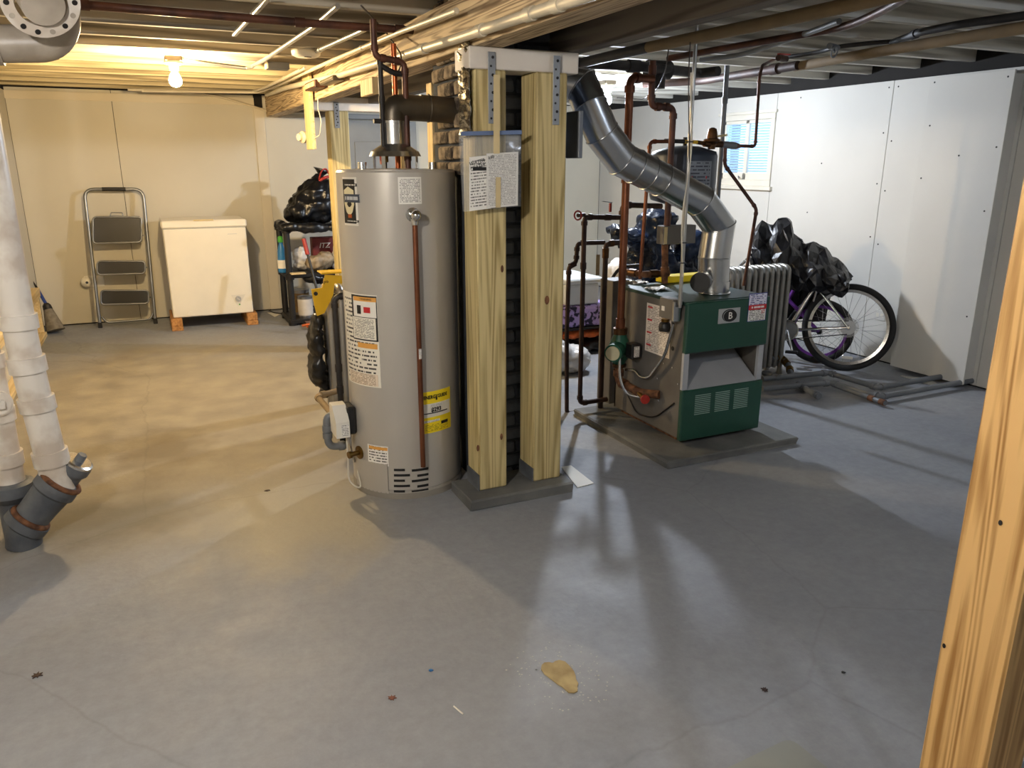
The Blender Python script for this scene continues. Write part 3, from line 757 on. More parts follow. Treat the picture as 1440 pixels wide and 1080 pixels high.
# draft hood on legs
MB().lathe([(.115, HT + .055), (.105, HT + .075), (.058, HT + .105), (.052, HT + .107)], (HX, HY, 0), n=36, caps=False).build('draft_hood', 'galv', wh)
for k in range(4):
    a = R(45 + 90 * k); MB().bar((HX + .105 * math.cos(a), HY + .105 * math.sin(a), HT), (HX + .105 * math.cos(a), HY + .105 * math.sin(a), HT + .07), .018, .004, up=(math.cos(a), math.sin(a), 0)).build('hood_leg', 'galv', wh)
for sx in (-.2, .2):
    MB().cyl((HX + sx * .8, HY - .04, HT), (HX + sx * .8, HY - .04, HT + .03), .02, n=16).build('nipple', 'galv', wh)

# vent: short silver riser, elbow, dark horizontal run into the chimney
hv = thing('vent_pipe', 'dark horizontal vent pipe from the water heater hood into the chimney', 'vent pipe', (HX, HY, HT + .1))
z0 = HT + .107; zv = 1.735
MB().lathe([(.053, 0), (.053, .085), (.056, .086), (.056, .096)], (HX, HY, z0), n=28).build('riser', 'galv', hv)
MB().tube([(HX, HY, z0 + .09), (HX, HY, zv), (HX + .15, HY, zv - .002)], .055, 22, .11, 5).build('elbow', 'galv_dark', hv)
MB().tube([(HX + .12, HY, zv), (CX0 + .02, HY, zv - .008)], .056, 22).build('run', 'galv_dark', hv)
MB().torus((HX + .16, HY, zv), (1, 0, 0), .057, .004).build('crimp_ring', 'galv_dark', hv)

def pipe(name, label, cat, pts, r, m, fil=.03, n=12, fit=(), fm=None, group=None, ends=False):
    """a run of pipe; fit lists path points (index) that carry a collar fitting"""
    t = thing(name, label, cat, pts[0], group)
    MB().tube(pts, r, n, fil).build('tube', m, t)
    P = [Vector(p) for p in pts]
    for i in fit:
        if isinstance(i, tuple): i, f = i; c = P[i].lerp(P[i + 1], f); d = (P[i + 1] - P[i]).normalized(); MB().cyl(c - d * r * 1.3, c + d * r * 1.3, r * 1.25, n=n).build('coupling', fm or m, t)
        else:
            c = P[i]
            for q in ((P[i - 1], P[i + 1]) if i + 1 < len(P) else (P[i - 1],)):
                d = (q - c).normalized(); e0 = max(fil, r * 1.2)
                MB().cyl(c + d * e0 * .8, c + d * (e0 * .8 + r * 1.6), r * 1.28, n=n).build('elbow_collar', fm or m, t)
    return t
# plumbing above the heater
yh = HY - .03
A = PY(574, 236, yh)
pipe('hot_water_pipe', 'dark copper pipe rising from the heater top and stepping left to the ceiling', 'pipe',
     [(A.x, yh, HT + .0), (A.x, yh, PY(577, 88, yh).z), (PY(527, 80, yh).x, yh, PY(527, 80, yh).z), (PY(527, 80, yh).x, yh, 2.075)], .0135, 'copper_old', .03, fit=(1, 2, (0, .12)))
A = PY(560, 236, HY + .05)
pipe('cold_water_pipe', 'bright copper riser standing behind the silver draft hood', 'pipe', [(A.x, HY + .05, HT), (A.x, HY + .05, PY(561, 62, HY + .05).z)], .012, 'copper_bright', .02, fit=((0, .3),))
A = PY(541, 236, HY - .02)
gp = pipe('gas_pipe', 'black iron riser with a red valve beside the draft hood', 'pipe', [(A.x, HY - .02, HT - .0), (A.x, HY - .02, PY(541, 78, HY - .02).z)], .011, 'iron_black', .02, fit=((0, .62), (0, .95)))
MB().box((A.x - .025, HY - .06, HT + .02), (A.x - .005, HY - .03, HT + .07), .004).build('valve_handle', 'red_paint', gp)
MB().cyl((A.x, HY - .02, HT + .03), (A.x, HY - .02, HT + .075), .018).build('valve_body', 'brass', gp)
MB().cyl((A.x - .04, HY - .02, 1.675), (A.x + .05, HY - .02, 1.675), .01).build('tee_arm', 'iron_black', gp)
MB().tube([(A.x, HY - .02, 1.9), (A.x + .06, HY - .02, 1.87), (A.x + .12, HY - .02, 1.87)], .012, 10, .02).build('branch', 'iron_black', gp)
# gas line along the left flank
E0 = PX(494, 417, HX - .22); q1 = PY(470, 419, 3.52); ex = q1.x
g2 = pipe('gas_pipe', 'black iron drop pipe from the heater flank down to its gas control', 'pipe', [(HX - .24, q1.y, q1.z + .01), (ex, q1.y, q1.z), (ex, q1.y, .2)], .0135, 'iron_black', .03, fit=(1, (1, .47), (1, .62), (1, .97)))
a = PX(462, 600, ex - .02); b = PX(455, 578, ex - .02)
pipe('gas_pipe', 'grey looped iron pipe low beside the heater gas control', 'pipe', [(ex + .005, q1.y - .035, .2), (ex - .08, q1.y - .035, .2), (ex - .08, q1.y - .035, .36), (ex - .01, q1.y - .035, .36)], .018, 'pipe_grey', .06, fit=(1, 2))
pipe('gas_pipe', 'tan stained iron pipe running back from the heater gas control', 'pipe', [(ex - .0, q1.y + .02, .28), (ex - .02, q1.y + .5, .3), (ex + .1, q1.y + .55, .3)], .016, 'pipe_tan', .03, fit=(1,))

# plastic bag of papers taped on the post
db = thing('document_bag', 'clear zip bag holding papers and taped to a wooden post', 'plastic bag', (1.36, 3.0, 1.2))
Yp = 2.99
def bagp(x, y, dy=0): return PY(x, y, Yp - dy)
nx, ny = 10, 12; random.seed(8); mb = MB()
c00, c10, c11, c01 = bagp(654, 298), bagp(733, 290), bagp(733, 186), bagp(648, 190)
front = []
for j in range(ny + 1):
    for i in range(nx + 1):
        u, v = i / nx, j / ny; p = c00.lerp(c10, u).lerp(c01.lerp(c11, u), v)
        bulge = .022 * math.sin(math.pi * u) * math.sin(math.pi * min(1, v * 1.15)) + random.uniform(0, .006)
        front.append(p + Vector((0, -bulge + .004, 0)))
back = [Vector((p.x, 3.014, p.z)) for p in front]
k = (nx + 1) * (ny + 1)
fs = []
for j in range(ny):
    for i in range(nx):
        a = j * (nx + 1) + i; fs.append([a, a + 1, a + nx + 2, a + nx + 1]); fs.append([k + a + nx + 1, k + a + nx + 2, k + a + 1, k + a])
mb.add(front + back, fs, True); mb.build('clear_sleeve', 'zip_bag', db)
MB().bar(bagp(648, 188, .012), bagp(733, 186, .012), .012, .016).build('zip_strip', 'zip_blue', db)
def paper(nm, m, x0, y0, x1, y1, dy, rot=0):
    a, b, d = PY(x0, y1, Yp - dy), PY(x1, y1 - 4, Yp - dy), PY(x0, y0, Yp - dy); return sheet(nm, m, db, a, b - a, d - a)
pa = paper('paper_sheet', 'paper_text', 660, 221, 690, 297, .024); pb = paper('paper_sheet', 'paper_dense', 684, 216, 728, 293, .03)
for s_, x, y, sz in (('WATER', 671, 228, .02), ('HEATER', 672, 234, .018)):
    c0 = PY(x, y, Yp - .0262); lettering('handwriting', s_, sz, 'ink', pa, lambda a, b, c0=c0: c0 + Vector((a, 0, b + a * .25)))
c0 = PY(691, 221, Yp - .0322); lettering('handwriting', 'Info', .018, 'ink', pb, lambda a, b: c0 + Vector((a, 0, b + a * .25)))
MB().box(PY(665, 240, Yp - .0255), PY(684, 235, Yp - .0262)).build('dark_heading', 'ink', pa)
for x0, y0, x1, y1, dy in ((694, 105, 702.5, 216, .038), (697, 249, 704, 292, .034)):
    a, b, d = PY(x0, y1, Yp - dy), PY(x1, y1, Yp - dy), PY(x0, y0, Yp - dy + (.02 if y0 < 200 else 0)); sheet('tape_strip', 'tape_tan', db, a, b - a, d - a)

# ------------------------------------------------------------------ boiler
pad = MB().box((2.26, 2.97, 0), (3.14, 3.95, .04), .006)
random.seed(11)
for v in pad.v: v += Vector((random.uniform(-.012, .012), random.uniform(-.01, .01), 0))
tag(pad.build('concrete_pad', 'concrete_grey'), 'low grey concrete pad with chipped edges under the green boiler', 'pad')
BX0, BX1, BY0, BY1, BZ0, BZ1 = 2.46, 3.0, 3.17, 3.8, .04, .815
bo = thing('boiler', 'green fronted gas boiler with an oval B badge and open middle', 'boiler', ((BX0 + BX1) / 2, (BY0 + BY1) / 2, BZ0))
mb = MB()
MB().box((BX0, BY0, .075), (BX0 + .012, BY1, BZ1 - .02)).build('side_panel', 'boiler_grey', bo)
MB().box((BX1 - .012, BY0, .075), (BX1, BY1, BZ1 - .02)).build('side_panel', 'boiler_grey', bo)
MB().box((BX0, BY1 - .012, .075), (BX1, BY1, BZ1 - .02)).build('back_panel', 'boiler_grey', bo)
MB().box((BX0 - .002, BY0 - .005, BZ1 - .02), (BX1 + .002, BY1, BZ1), .003).build('top_panel', 'boiler_green_dark', bo)
MB().box((BX0 + .04, BY0 + .06, .04), (BX1 - .04, BY1 - .02, .085)).build('base_tray', 'rust', bo)
MB().box((BX0 + .012, BY0 + .22, .085), (BX1 - .012, BY0 + .24, BZ1 - .02)).build('inner_panel', 'boiler_inside', bo)
zl, zu = .345, .545
up = MB().box((BX0 - .004, BY0 - .03, zu), (BX1 + .004, BY0 + .0, BZ1 - .004), .006).build('upper_front_panel', 'boiler_green', bo)
lo_ = MB().box((BX0 - .004, BY0 - .03, .062), (BX1 + .004, BY0 + .0, zl), .006).build('lower_front_panel', 'boiler_green', bo)
for x0, x1 in ((BX0, BX0 + .035), (BX1 - .035, BX1)):
    MB().box((x0, BY0 - .018, zl), (x1, BY0 + .004, zu), .002).build('jacket_edge', 'boiler_shelf', bo)
mb = MB(); mb.add([(BX0 + .035, BY0 - .02, zl), (BX1 - .035, BY0 - .02, zl), (BX1 - .035, BY0 + .2, zu - .05), (BX0 + .035, BY0 + .2, zu - .05), (BX0 + .035, BY0 - .02, zl - .01), (BX1 - .035, BY0 - .02, zl - .01), (BX1 - .035, BY0 + .21, zu - .06), (BX0 + .035, BY0 + .21, zu - .06)],
       [[0, 1, 2, 3], [7, 6, 5, 4], [0, 4, 5, 1], [2, 6, 7, 3], [1, 5, 6, 2], [0, 3, 7, 4]]); mb.build('sloped_shelf', 'boiler_shelf', bo)
MB().box((BX0 + .035, BY0 + .19, zu - .07), (BX1 - .035, BY0 + .2, zu + .02)).build('recess_back', 'boiler_inside', bo)
for x0, x1 in ((.15, .34), (.40, .58), (.64, .82)):
    for k in range(11):
        xa, xb = BX0 + (BX1 - BX0) * x0, BX0 + (BX1 - BX0) * x1; z = zl - .035 - .0105 * k
        MB().box((xa, BY0 - .032, z - .002), (xb, BY0 - .03, z + .002)).build('louver_slit', 'slot_pale', lo_)
fy = BY0 - .0305
# badge
lg = sheet('badge_plate', 'label_grey', up, (PY(1009, 458, fy).x, fy, .69), (.142, 0, 0), (0, 0, .078), .003)
bc = Vector((PY(1026, 443, fy).x, fy - .003, .728))
def disc(nm, m, c, rx, rz, y, parent, n=32):
    vs = [(c.x + rx * math.cos(2 * math.pi * i / n), y, c.z + rz * math.sin(2 * math.pi * i / n)) for i in range(n)]
    MB().prism(vs, (0, -.0012, 0)).build(nm, m, parent)
disc('badge_swoosh', 'ink', bc + Vector((-.006, 0, .003)), .046, .033, bc.y, lg); disc('badge_highlight', 'label_grey', bc + Vector((-.003, 0, .001)), .043, .0305, bc.y - .0012, lg); disc('badge_oval', 'ink', bc, .0435, .031, bc.y - .0024, lg)
lettering('badge_letter', 'B', .052, 'ink_white', lg, lambda x, y: Vector((bc.x + x, bc.y - .0042, bc.z + y)))
# service sticker at the corner
sx0 = PY(1051, 452, fy).x; sz0 = PY(1051, 452, fy).z; sw, shh = .125, .152
st = sheet('service_sticker', 'ink_blue', up, (sx0 - .002, fy, sz0 - .003), (sw, 0, 0), (0, 0, shh), .001)
sheet('sticker_body', 'paper_small', st, (sx0, fy - .001, sz0), (sw - .006, 0, 0), (0, 0, .062), .001)
sheet('sticker_top', 'sticker_blue', st, (sx0, fy - .001, sz0 + .085), (sw - .006, 0, 0), (0, 0, .06), .001)
rb = sheet('sticker_red_band', 'ink_red', st, (sx0, fy - .001, sz0 + .06), (sw - .004, 0, 0), (0, 0, .027), .0016)
sheet('red_band_print', 'red_print', rb, (sx0 + .012, fy - .0026, sz0 + .061), (.098, 0, 0), (0, 0, .025), .0006)
lettering('lettering', '37', .024, 'ink_red', st, lambda x, y: Vector((sx0 + .1 + x, fy - .0025, sz0 + .044 + y)))
# side: instruction label, holes, control box, knob, wires
sideX = BX0 - .0005
a, b = PX(907, 490, sideX), PX(941, 505, sideX)
lab = sheet('instruction_label', 'paper_red', bo, (sideX, a.y, .49), (0, b.y - a.y, 0), (0, 0, .27), .001)
for k in range(4): MB().box((sideX - .0022, a.y - .012, .735 - .07 * k), (sideX - .001, a.y - .055, .744 - .07 * k)).build('red_heading', 'ink_red', lab)
for px, py in ((946, 490),):
    q = PX(px, py, sideX); MB().cyl(q, q - Vector((.002, 0, 0)), .012, n=14).build('side_hole', 'slot_dark', bo)
for px, py in ((946, 517), (934, 511), (925, 532), (927, 563), (954, 540)):
    q = PX(px, py, sideX); MB().cyl(q, q - Vector((.004, 0, 0)), .005, n=10).build('screw', 'galv', bo)
c0 = PX(942, 434, BX0 - .03)
jb = MB().box((BX0 - .055, c0.y - .06, c0.z - .05), (BX0, c0.y + .06, c0.z + .055), .003).build('control_box', 'boiler_grey', bo)
MB().box((BX0 - .06, c0.y - .075, c0.z - .055), (BX0 - .015, c0.y - .06, c0.z + .05), .002).build('box_cover', 'galv', jb)
MB().box((BX0 - .058, c0.y + .01, c0.z - .012), (BX0 - .055, c0.y + .035, c0.z + .012)).build('box_tag', 'paper_small', jb)
gz_ = PX(935, 460, BX0 - .02)
MB().lathe([(.032, 0), (.034, .02), (.03, .04), (.018, .05)], gz_ + Vector((.0, 0, -.02)), (0, 0, 1), 18).build('gas_valve_knob', 'plastic_black', bo)
MB().cyl(gz_ + Vector((0, 0, .03)), gz_ + Vector((0, 0, .045)), .022, n=16).build('valve_ring', 'brass', bo)
MB().tube([PX(947, 455, BX0 - .035), PX(935, 500, BX0 - .035), PX(912, 532, BX0 - .03), PX(900, 530, BX0 - .03), PX(893, 520, BX0 - .03), PX(880, 520, BX0 - .05)], .0085, 10, .05).build('flex_conduit', 'galv', bo)
MB().tube([PX(868, 525, BX0 - .06), PX(885, 560, BX0 - .01), PX(895, 582, BX0 - .008), PX(920, 588, BX0 - .008), PX(948, 567, BX0 - .004)], .0045, 8, .07).build('capillary', 'iron_black', bo)
# odds and ends on the boiler top
ys = PZ(960, 395, BZ1 + .02)
tag(MB().box((ys.x - .08, ys.y + .06, BZ1 + .001), (ys.x + .32, ys.y + .16, BZ1 + .04), .004).build('foam_strip', 'yellow_label'), 'yellow foam strip lying on top of the boiler behind the flue', 'foam strip')
for px, py, dx, lb in ((897, 398, .09, 'crumpled pale paper scrap on the boiler top by the copper riser'), (925, 408, .12, 'flat pale paper scrap on the boiler top near the conduit')):
    q = PZ(px, py, BZ1); mb = MB(); random.seed(px); n = 6
    vs = [Vector((q.x + dx * (i / n - .5), q.y + .1 * (j / n - .5), BZ1 + .004 + random.uniform(0, .012))) for j in range(n + 1) for i in range(n + 1)]
    mb.add(vs, [[j * (n + 1) + i, j * (n + 1) + i + 1, (j + 1) * (n + 1) + i + 1, (j + 1) * (n + 1) + i] for j in range(n) for i in range(n)])
    o = mb.build('paper_scrap', 'plastic_white'); o.modifiers.new('s', 'SOLIDIFY').thickness = .0015; tag(o, lb, 'paper')

# ------------------------------------------------------------------ flue
FY = 3.33
fb = PZ(1003, 412, BZ1); FY = fb.y
fp_ = [Vector((fb.x, FY, BZ1))] + [PY(x, y, FY) for x, y in ((1004, 362), (1011, 318), (985, 283), (930, 253), (874, 224), (846, 187), (830, 150))]
fe = Vector((CX1 - .06, FY + .17, 1.90)); fp_ += [PY(818, 122, FY + .1), fe]
fl = thing('flue_pipe', 'shiny silver flue pipe bending from the boiler up into the chimney', 'flue pipe', fp_[0])
fr = .084
segs = [(0, 1), (1, 2), (2, 3), (3, 4), (4, 5), (5, 6), (6, 7), (7, 8), (8, 9)]
def joint_plane(i):
    a = (fp_[i] - fp_[i - 1]).normalized() if i else (fp_[1] - fp_[0]).normalized()
    b = (fp_[i + 1] - fp_[i]).normalized() if i + 1 < len(fp_) else a
    return (a + b).normalized()
n = 36
for (i, j) in segs:
    A_, B_ = fp_[i], fp_[j]; d = (B_ - A_).normalized(); u = d.cross(Vector((0, 1, 0))).normalized(); v = d.cross(u)
    na, nb = joint_plane(i), joint_plane(j); va = []; vb = []
    r0 = fr * (1.0 + .006 * (i % 2))
    for k in range(n):
        o_ = (u * math.cos(2 * math.pi * k / n) + v * math.sin(2 * math.pi * k / n)) * r0
        ta = -o_.dot(na) / d.dot(na); tb = -o_.dot(nb) / d.dot(nb)
        va.append(A_ + o_ + d * ta); vb.append(B_ + o_ + d * tb)
    mb = MB(); mb.add(va + vb, [[k, (k + 1) % n, n + (k + 1) % n, n + k] for k in range(n)], True)
    seg = mb.build('pipe_section', 'galv', fl)
    if j < len(fp_) - 1:
        MB().tube(vb, .0035, 6, closed=True).build('seam_ring', 'galv', seg)
MB().torus(fp_[0] + Vector((0, 0, .006)), (0, 0, 1), fr + .002, .006).build('collar_ring', 'galv', fl)
MB().lathe([(fr + .0015, 0), (fr + .0015, .07)], fp_[0] + Vector((0, 0, .0)), n=n, caps=False).build('collar', 'galv', fl)
for f in (.33, .66):
    c_ = fp_[4].lerp(fp_[5], f); MB().torus(c_, fp_[5] - fp_[4], fr + .001, .003).build('seam_ring', 'galv', fl)
# vent damper motor
vm = PY(985, 397, FY - .09)
dm = thing('vent_damper', 'round black capped damper motor on the flue collar', 'damper', vm)
dv = Vector((-.75, -.65, 0)).normalized()
MB().cyl(vm, vm + dv * .012, .053, n=32).build('black_cap', 'plastic_black', dm)
MB().lathe([(.053, 0), (.053, .05), (.045, .055)], vm, -dv, 32).build('motor_housing', 'chrome', dm)
MB().cyl(vm - dv * .05, Vector((fb.x, FY, vm.z)) + dv * .075, .015, n=12).build('damper_shaft', 'galv', dm)

# conduit pole from the control box to the ceiling
cx = PX(957, 415, BX0 - .035)
cp_ = pipe('conduit_pole', 'thin shiny vertical conduit from the boiler control box to the ceiling', 'conduit', [(cx.x, cx.y, .79), (cx.x, cx.y, 2.15)], .0095, 'emt', .02, fit=((0, .02), (0, .62), (0, .93)))
MB().tube([Vector((cx.x - .012, cx.y - .012, z)) + Vector((.014 * math.sin(z * 9), 0, 0)) for z in [.95 + .06 * k for k in range(17)]], .0045, 6).build('taped_cable', 'wire_white', cp_)
MB().tube([Vector((cx.x - .02, cx.y - .01, z)) + Vector((.02 * math.sin(z * 5 + 1), 0, 0)) for z in [1.5 + .06 * k for k in range(10)]], .003, 6).build('taped_cable', 'wire_dark', cp_)
for z in (1.02, 1.12, 1.6): MB().torus((cx.x - .005, cx.y - .005, z), (0, 0, 1), .017, .003, 16, 6).build('cable_tie', 'plastic_black', cp_)

# ------------------------------------------------------------------ copper risers and circulator
pq = PX(868, 490, 2.36)
rx, ry = 2.375, pq.y
rz1 = PX(891, 108, rx).z
r1 = pipe('supply_riser', 'thick copper riser standing on the green circulator pump', 'pipe', [(rx, ry, .60), (rx, ry, rz1), (rx + .18, ry + .06, rz1 + .005)], .0215, 'copper', .05, fit=(1, (0, .02), (0, .62)))
MB().cyl((rx, ry, .565), (rx, ry, .60), .042, n=8).build('flange', 'bronze_old', r1)
pm = thing('circulator_pump', 'green circulator pump with a black motor housing on the boiler side', 'pump', (rx, ry, .39))
MB().smooth_lathe([(.035, 0), (.042, .02), (.06, .06), (.062, .11), (.042, .155), (.036, .172)], (rx, ry, .392), n=20).build('volute', 'pump_green', pm)
md_ = Vector((-.75, -.66, 0)).normalized()
MB().cyl((rx, ry, .48), Vector((rx, ry, .48)) + md_ * .13, .05, n=24).build('motor', 'pump_green', pm)
MB().cyl(Vector((rx, ry, .48)) + md_ * .13, Vector((rx, ry, .48)) + md_ * .14, .04, n=24).build('nameplate', 'shield', pm)
sd_ = Vector((md_.y, -md_.x, 0))
MB().box((rx + .0, ry - .13, .44), (rx + .06, ry - .06, .53), .006).build('terminal_box', 'plastic_black', pm)
sheet('terminal_label', 'paper_small', pm, (rx + .012, ry - .1305, .455), (.035, 0, 0), (0, 0, .06))
MB().cyl((rx, ry, .372), (rx, ry, .392), .042, n=8).build('flange', 'bronze_old', pm)
rp = pipe('return_pipe', 'rusty return pipe with a red drain valve under the circulator pump', 'pipe', [(rx, ry, .371), (rx, ry, .285), (rx + .02, ry - .2, .265), (BX0 - .01, ry - .3, .275)], .024, 'rust', .04, fit=(1,))
dvp = Vector((rx + .01, ry - .2, .262))
MB().cyl(dvp, dvp + Vector((-.02, -.08, -.005)), .014, n=12).build('drain_valve', 'brass', rp)
dv0 = dvp + Vector((-.02, -.085, -.005)); MB().lathe([(.026, 0), (.026, .012), (.012, .014)], dv0, (-.25, -1, 0), 10).build('red_handwheel', 'red_paint', rp)
MB().tube([(rx - .06, ry - .1, .45), (rx - .07, ry - .12, .34), (rx - .04, ry - .15, .25), (rx + .02, ry - .2, .24)], .008, 8, .05).build('motor_cable', 'galv', rp)
# second riser with the offset
Y2 = 3.72
r2 = [PY(x, y, Y2) for x, y in ((917, 112), (920, 150), (947, 152), (948, 335))]
pipe('copper_riser', 'copper riser stepping right above the dark expansion tank', 'pipe', [Vector((r2[0].x, Y2, 2.03)), Vector((r2[0].x, Y2, r2[1].z)), Vector((r2[2].x, Y2, r2[1].z)), Vector((r2[2].x, Y2, r2[3].z))], .018, 'copper_old', .04, fit=(1, 2, (0, .2)))
# iron loop at the left, floor pipes
YL = 3.86
gpts = [PY(x, y, YL) for x, y in ((822, 315), (815, 567))]
l1 = pipe('iron_drop_pipe', 'brown iron pipe dropping from the handwheel valve beside the chimney', 'pipe', [PY(872, 306, YL), PY(822, 305, YL), Vector((PY(822, 305, YL).x, YL, PY(815, 567, YL).z)), Vector((2.445, YL, PY(815, 567, YL).z))], .0145, 'iron_brown', .03, fit=(1, 2, (1, .25), (0, .35)))
hv_ = PY(822, 302, YL); hw = hv_ + Vector((-.06, -.03, .0))
MB().cyl(hv_, hw, .011, n=10).build('valve_stem', 'iron_brown', l1)
MB().torus(hw, (1, .5, 0), .024, .005, 20, 8).build('handwheel', 'red_paint', l1)
lv = PY(858, 298, YL); MB().bar(lv + Vector((0, 0, .0)), lv + Vector((0, 0, .05)), .012, .012, up=(0, 1, 0)).build('valve_stem', 'red_paint', l1); MB().bar(lv + Vector((.01, 0, .052)), lv + Vector((-.055, 0, .06)), .012, .004).build('lever_handle', 'steel_tube', l1)
YL2 = 3.90
pipe('iron_return_pipe', 'brown iron pipe with a bronze tee running down to the floor near the boiler', 'pipe', [PY(880, 340, YL2), PY(852, 343, YL2), Vector((PY(852, 343, YL2).x, YL2, .03)), Vector((PY(852, 343, YL2).x, YL2, .0))], .016, 'iron_brown', .03, fit=((1, .06), 1), fm='bronze_old')
pipe('iron_elbow_pipe', 'dark iron pipe stepping down along the chimney edge behind the posts', 'pipe', [PY(850, 341, YL2 + .12), PY(812, 342, YL2 + .12), PY(810, 370, YL2 + .12), PY(800, 375, YL2 + .12), PY(797, 470, YL2 + .12), PY(797, 582, YL2 + .12), PY(868, 570, YL2 + .12)], .0135, 'iron_brown', .03, fit=(1, 2, 3))
pipe('iron_riser', 'dark iron riser behind the thick copper supply riser', 'pipe', [PY(930, 290, YL2 + .1), PY(875, 288, YL2 + .1), PY(875, 430, YL2 + .1)], .017, 'iron_brown', .04, fit=(1,))
pipe('copper_branch', 'thin copper branch standing between the riser and the flue pipe', 'pipe', [PY(945, 199, 3.8), PY(914, 199, 3.8), PY(900, 392, 3.8)], .0105, 'copper', .03, fit=(1,))
pipe('gas_header', 'rusty gas header lying along the back of the boiler top', 'pipe', [PZ(877, 382, .87), PZ(905, 386, .87), PZ(940, 384, .87)], .02, 'rust', .02, fit=((0, .5), (1, .4)), fm='bronze_old')
pipe('bent_hose', 'dark bent hose arching from the floor bins to the copper riser', 'hose', [PY(856, 440, 4.3), PY(858, 395, 4.3), PY(872, 375, 4.3), PY(900, 373, 4.2)], .011, 'iron_black', .08)
yt = PY(841, 358, YL2 - .03)
tg = sheet('valve_tag', 'can_tan', None, yt + Vector((-.012, 0, -.12)), (.024, 0, 0), (0, 0, .12), .002); tag(tg, 'narrow mustard paper tag hanging from the bronze tee', 'tag')

# expansion tank, fill valve and its copper
TY = 4.0
tc = PY(960, 255, TY); tw = (PY(998, 240, TY).x - PY(923, 240, TY).x) / 2
et = thing('expansion_tank', 'dark blue grey expansion tank hanging behind the flue pipe', 'expansion tank', (tc.x, TY, tc.z))
zt = PY(955, 205, TY).z
MB().smooth_lathe([(.001, -.36), (.07, -.355), (tw - .01, -.32), (tw, -.29), (tw, -.06), (tw - .01, -.035), (.09, -.004), (.03, 0), (.001, 0)], (tc.x, TY, zt), n=32).build('tank_shell', 'tank_blue', et)
vd = Vector((-tc.x, -TY, 0)).normalized(); ang = math.atan2(vd.y, vd.x) + .55
mb = MB(); nn = 8
for i in range(nn):
    a0, a1 = ang - .38 + .76 * i / nn, ang - .38 + .76 * (i + 1) / nn; kk = len(mb.v)
    rr = tw + .0015; mb.v += [Vector((tc.x + rr * math.cos(a), TY + rr * math.sin(a), zt + z)) for a, z in ((a0, -.27), (a1, -.27), (a1, -.09), (a0, -.09))]
    mb.uv[len(mb.f)] = [(i / nn, 0), ((i + 1) / nn, 0), ((i + 1) / nn, 1), (i / nn, 1)]; mb.f.append([kk, kk + 1, kk + 2, kk + 3]); mb.s.append(True)
printed('tank_print', '#7d838c', '#3a3f4a', 9, 8); tl = mb.build('tank_label', 'tank_print', et, fix=False)
rr = tw + .003
MB().add([Vector((tc.x + rr * math.cos(a), TY + rr * math.sin(a), zt + z)) for a, z in ((ang - .3, -.19), (ang + .2, -.19), (ang + .2, -.175), (ang - .3, -.175))], [[0, 1, 2, 3]]).build('red_line', 'ink_red', tl, fix=False)
MB().cyl((tc.x, TY, zt - .002), (tc.x, TY, zt + .05), .012).build('tank_stem', 'iron_black', et)
VY = 3.9
fv = thing('fill_valve', 'bell shaped bronze fill valve on copper pipe before the window', 'valve', PY(1000, 200, VY))
V0 = PY(1001, 199, VY)
MB().lathe([(.022, -.045), (.024, -.02), (.03, -.01), (.048, 0), (.05, .012), (.034, .018), (.03, .05), (.024, .072), (.01, .08)], V0, n=24).build('valve_bell', 'bronze_old', fv)
MB().cyl(PY(990, 202, VY), PY(1015, 203, VY), .019).build('valve_body', 'bronze_old', fv)
MB().cyl(PY(1015, 203, VY), PY(1034, 205, VY), .021, n=8).build('union_nut', 'pipe_grey', fv)
MB().cyl(PY(1034, 205, VY), PY(1040, 205.5, VY), .021, .012, n=12).build('reducer', 'copper_old', fv)
MB().bar(PY(1004, 192, VY) + Vector((0, -.03, 0)), PY(1018, 190, VY) + Vector((0, -.03, 0)), .008, .012).build('lever', 'tape_tan', fv)
MB().bar(PY(961, 199, VY), PY(981, 200, VY), .02, .02, ch=.004).build('yellow_ball_valve', 'yellow_plastic', fv)
MB().cyl(PY(935, 198, VY), PY(962, 199, VY), .012).build('iron_nipple', 'iron_black', fv)
MB().cyl(PY(980, 200, VY), PY(992, 202, VY), .012).build('iron_nipple', 'bronze_old', fv)
pipe('water_feed_pipe', 'thin copper feed pipe rising from the fill valve to the ceiling', 'pipe', [PY(1038, 205, VY), PY(1062, 206, VY), PY(1068, 108, VY), PY(1072, 92, VY + .1), PY(1100, 78, VY + .6)], .0095, 'copper_old', .025, fit=(1, 2))
pipe('water_feed_pipe', 'thin copper pipe slanting from the fill valve down behind the boiler top', 'pipe', [PY(1020, 208, VY), PY(1019, 232, VY), PY(1064, 294, VY - .12), PY(1046, 402, VY - .16)], .0105, 'copper_old', .025, fit=(1, 2))
pipe('grey_conduit', 'plain grey vertical conduit standing left of the basement window', 'conduit', [(PY(1010, 270, 4.2).x, 4.2, .0), (PY(1010, 270, 4.2).x, 4.2, 2.1)], .0155, 'pipe_grey', .02, fit=((0, .9),))
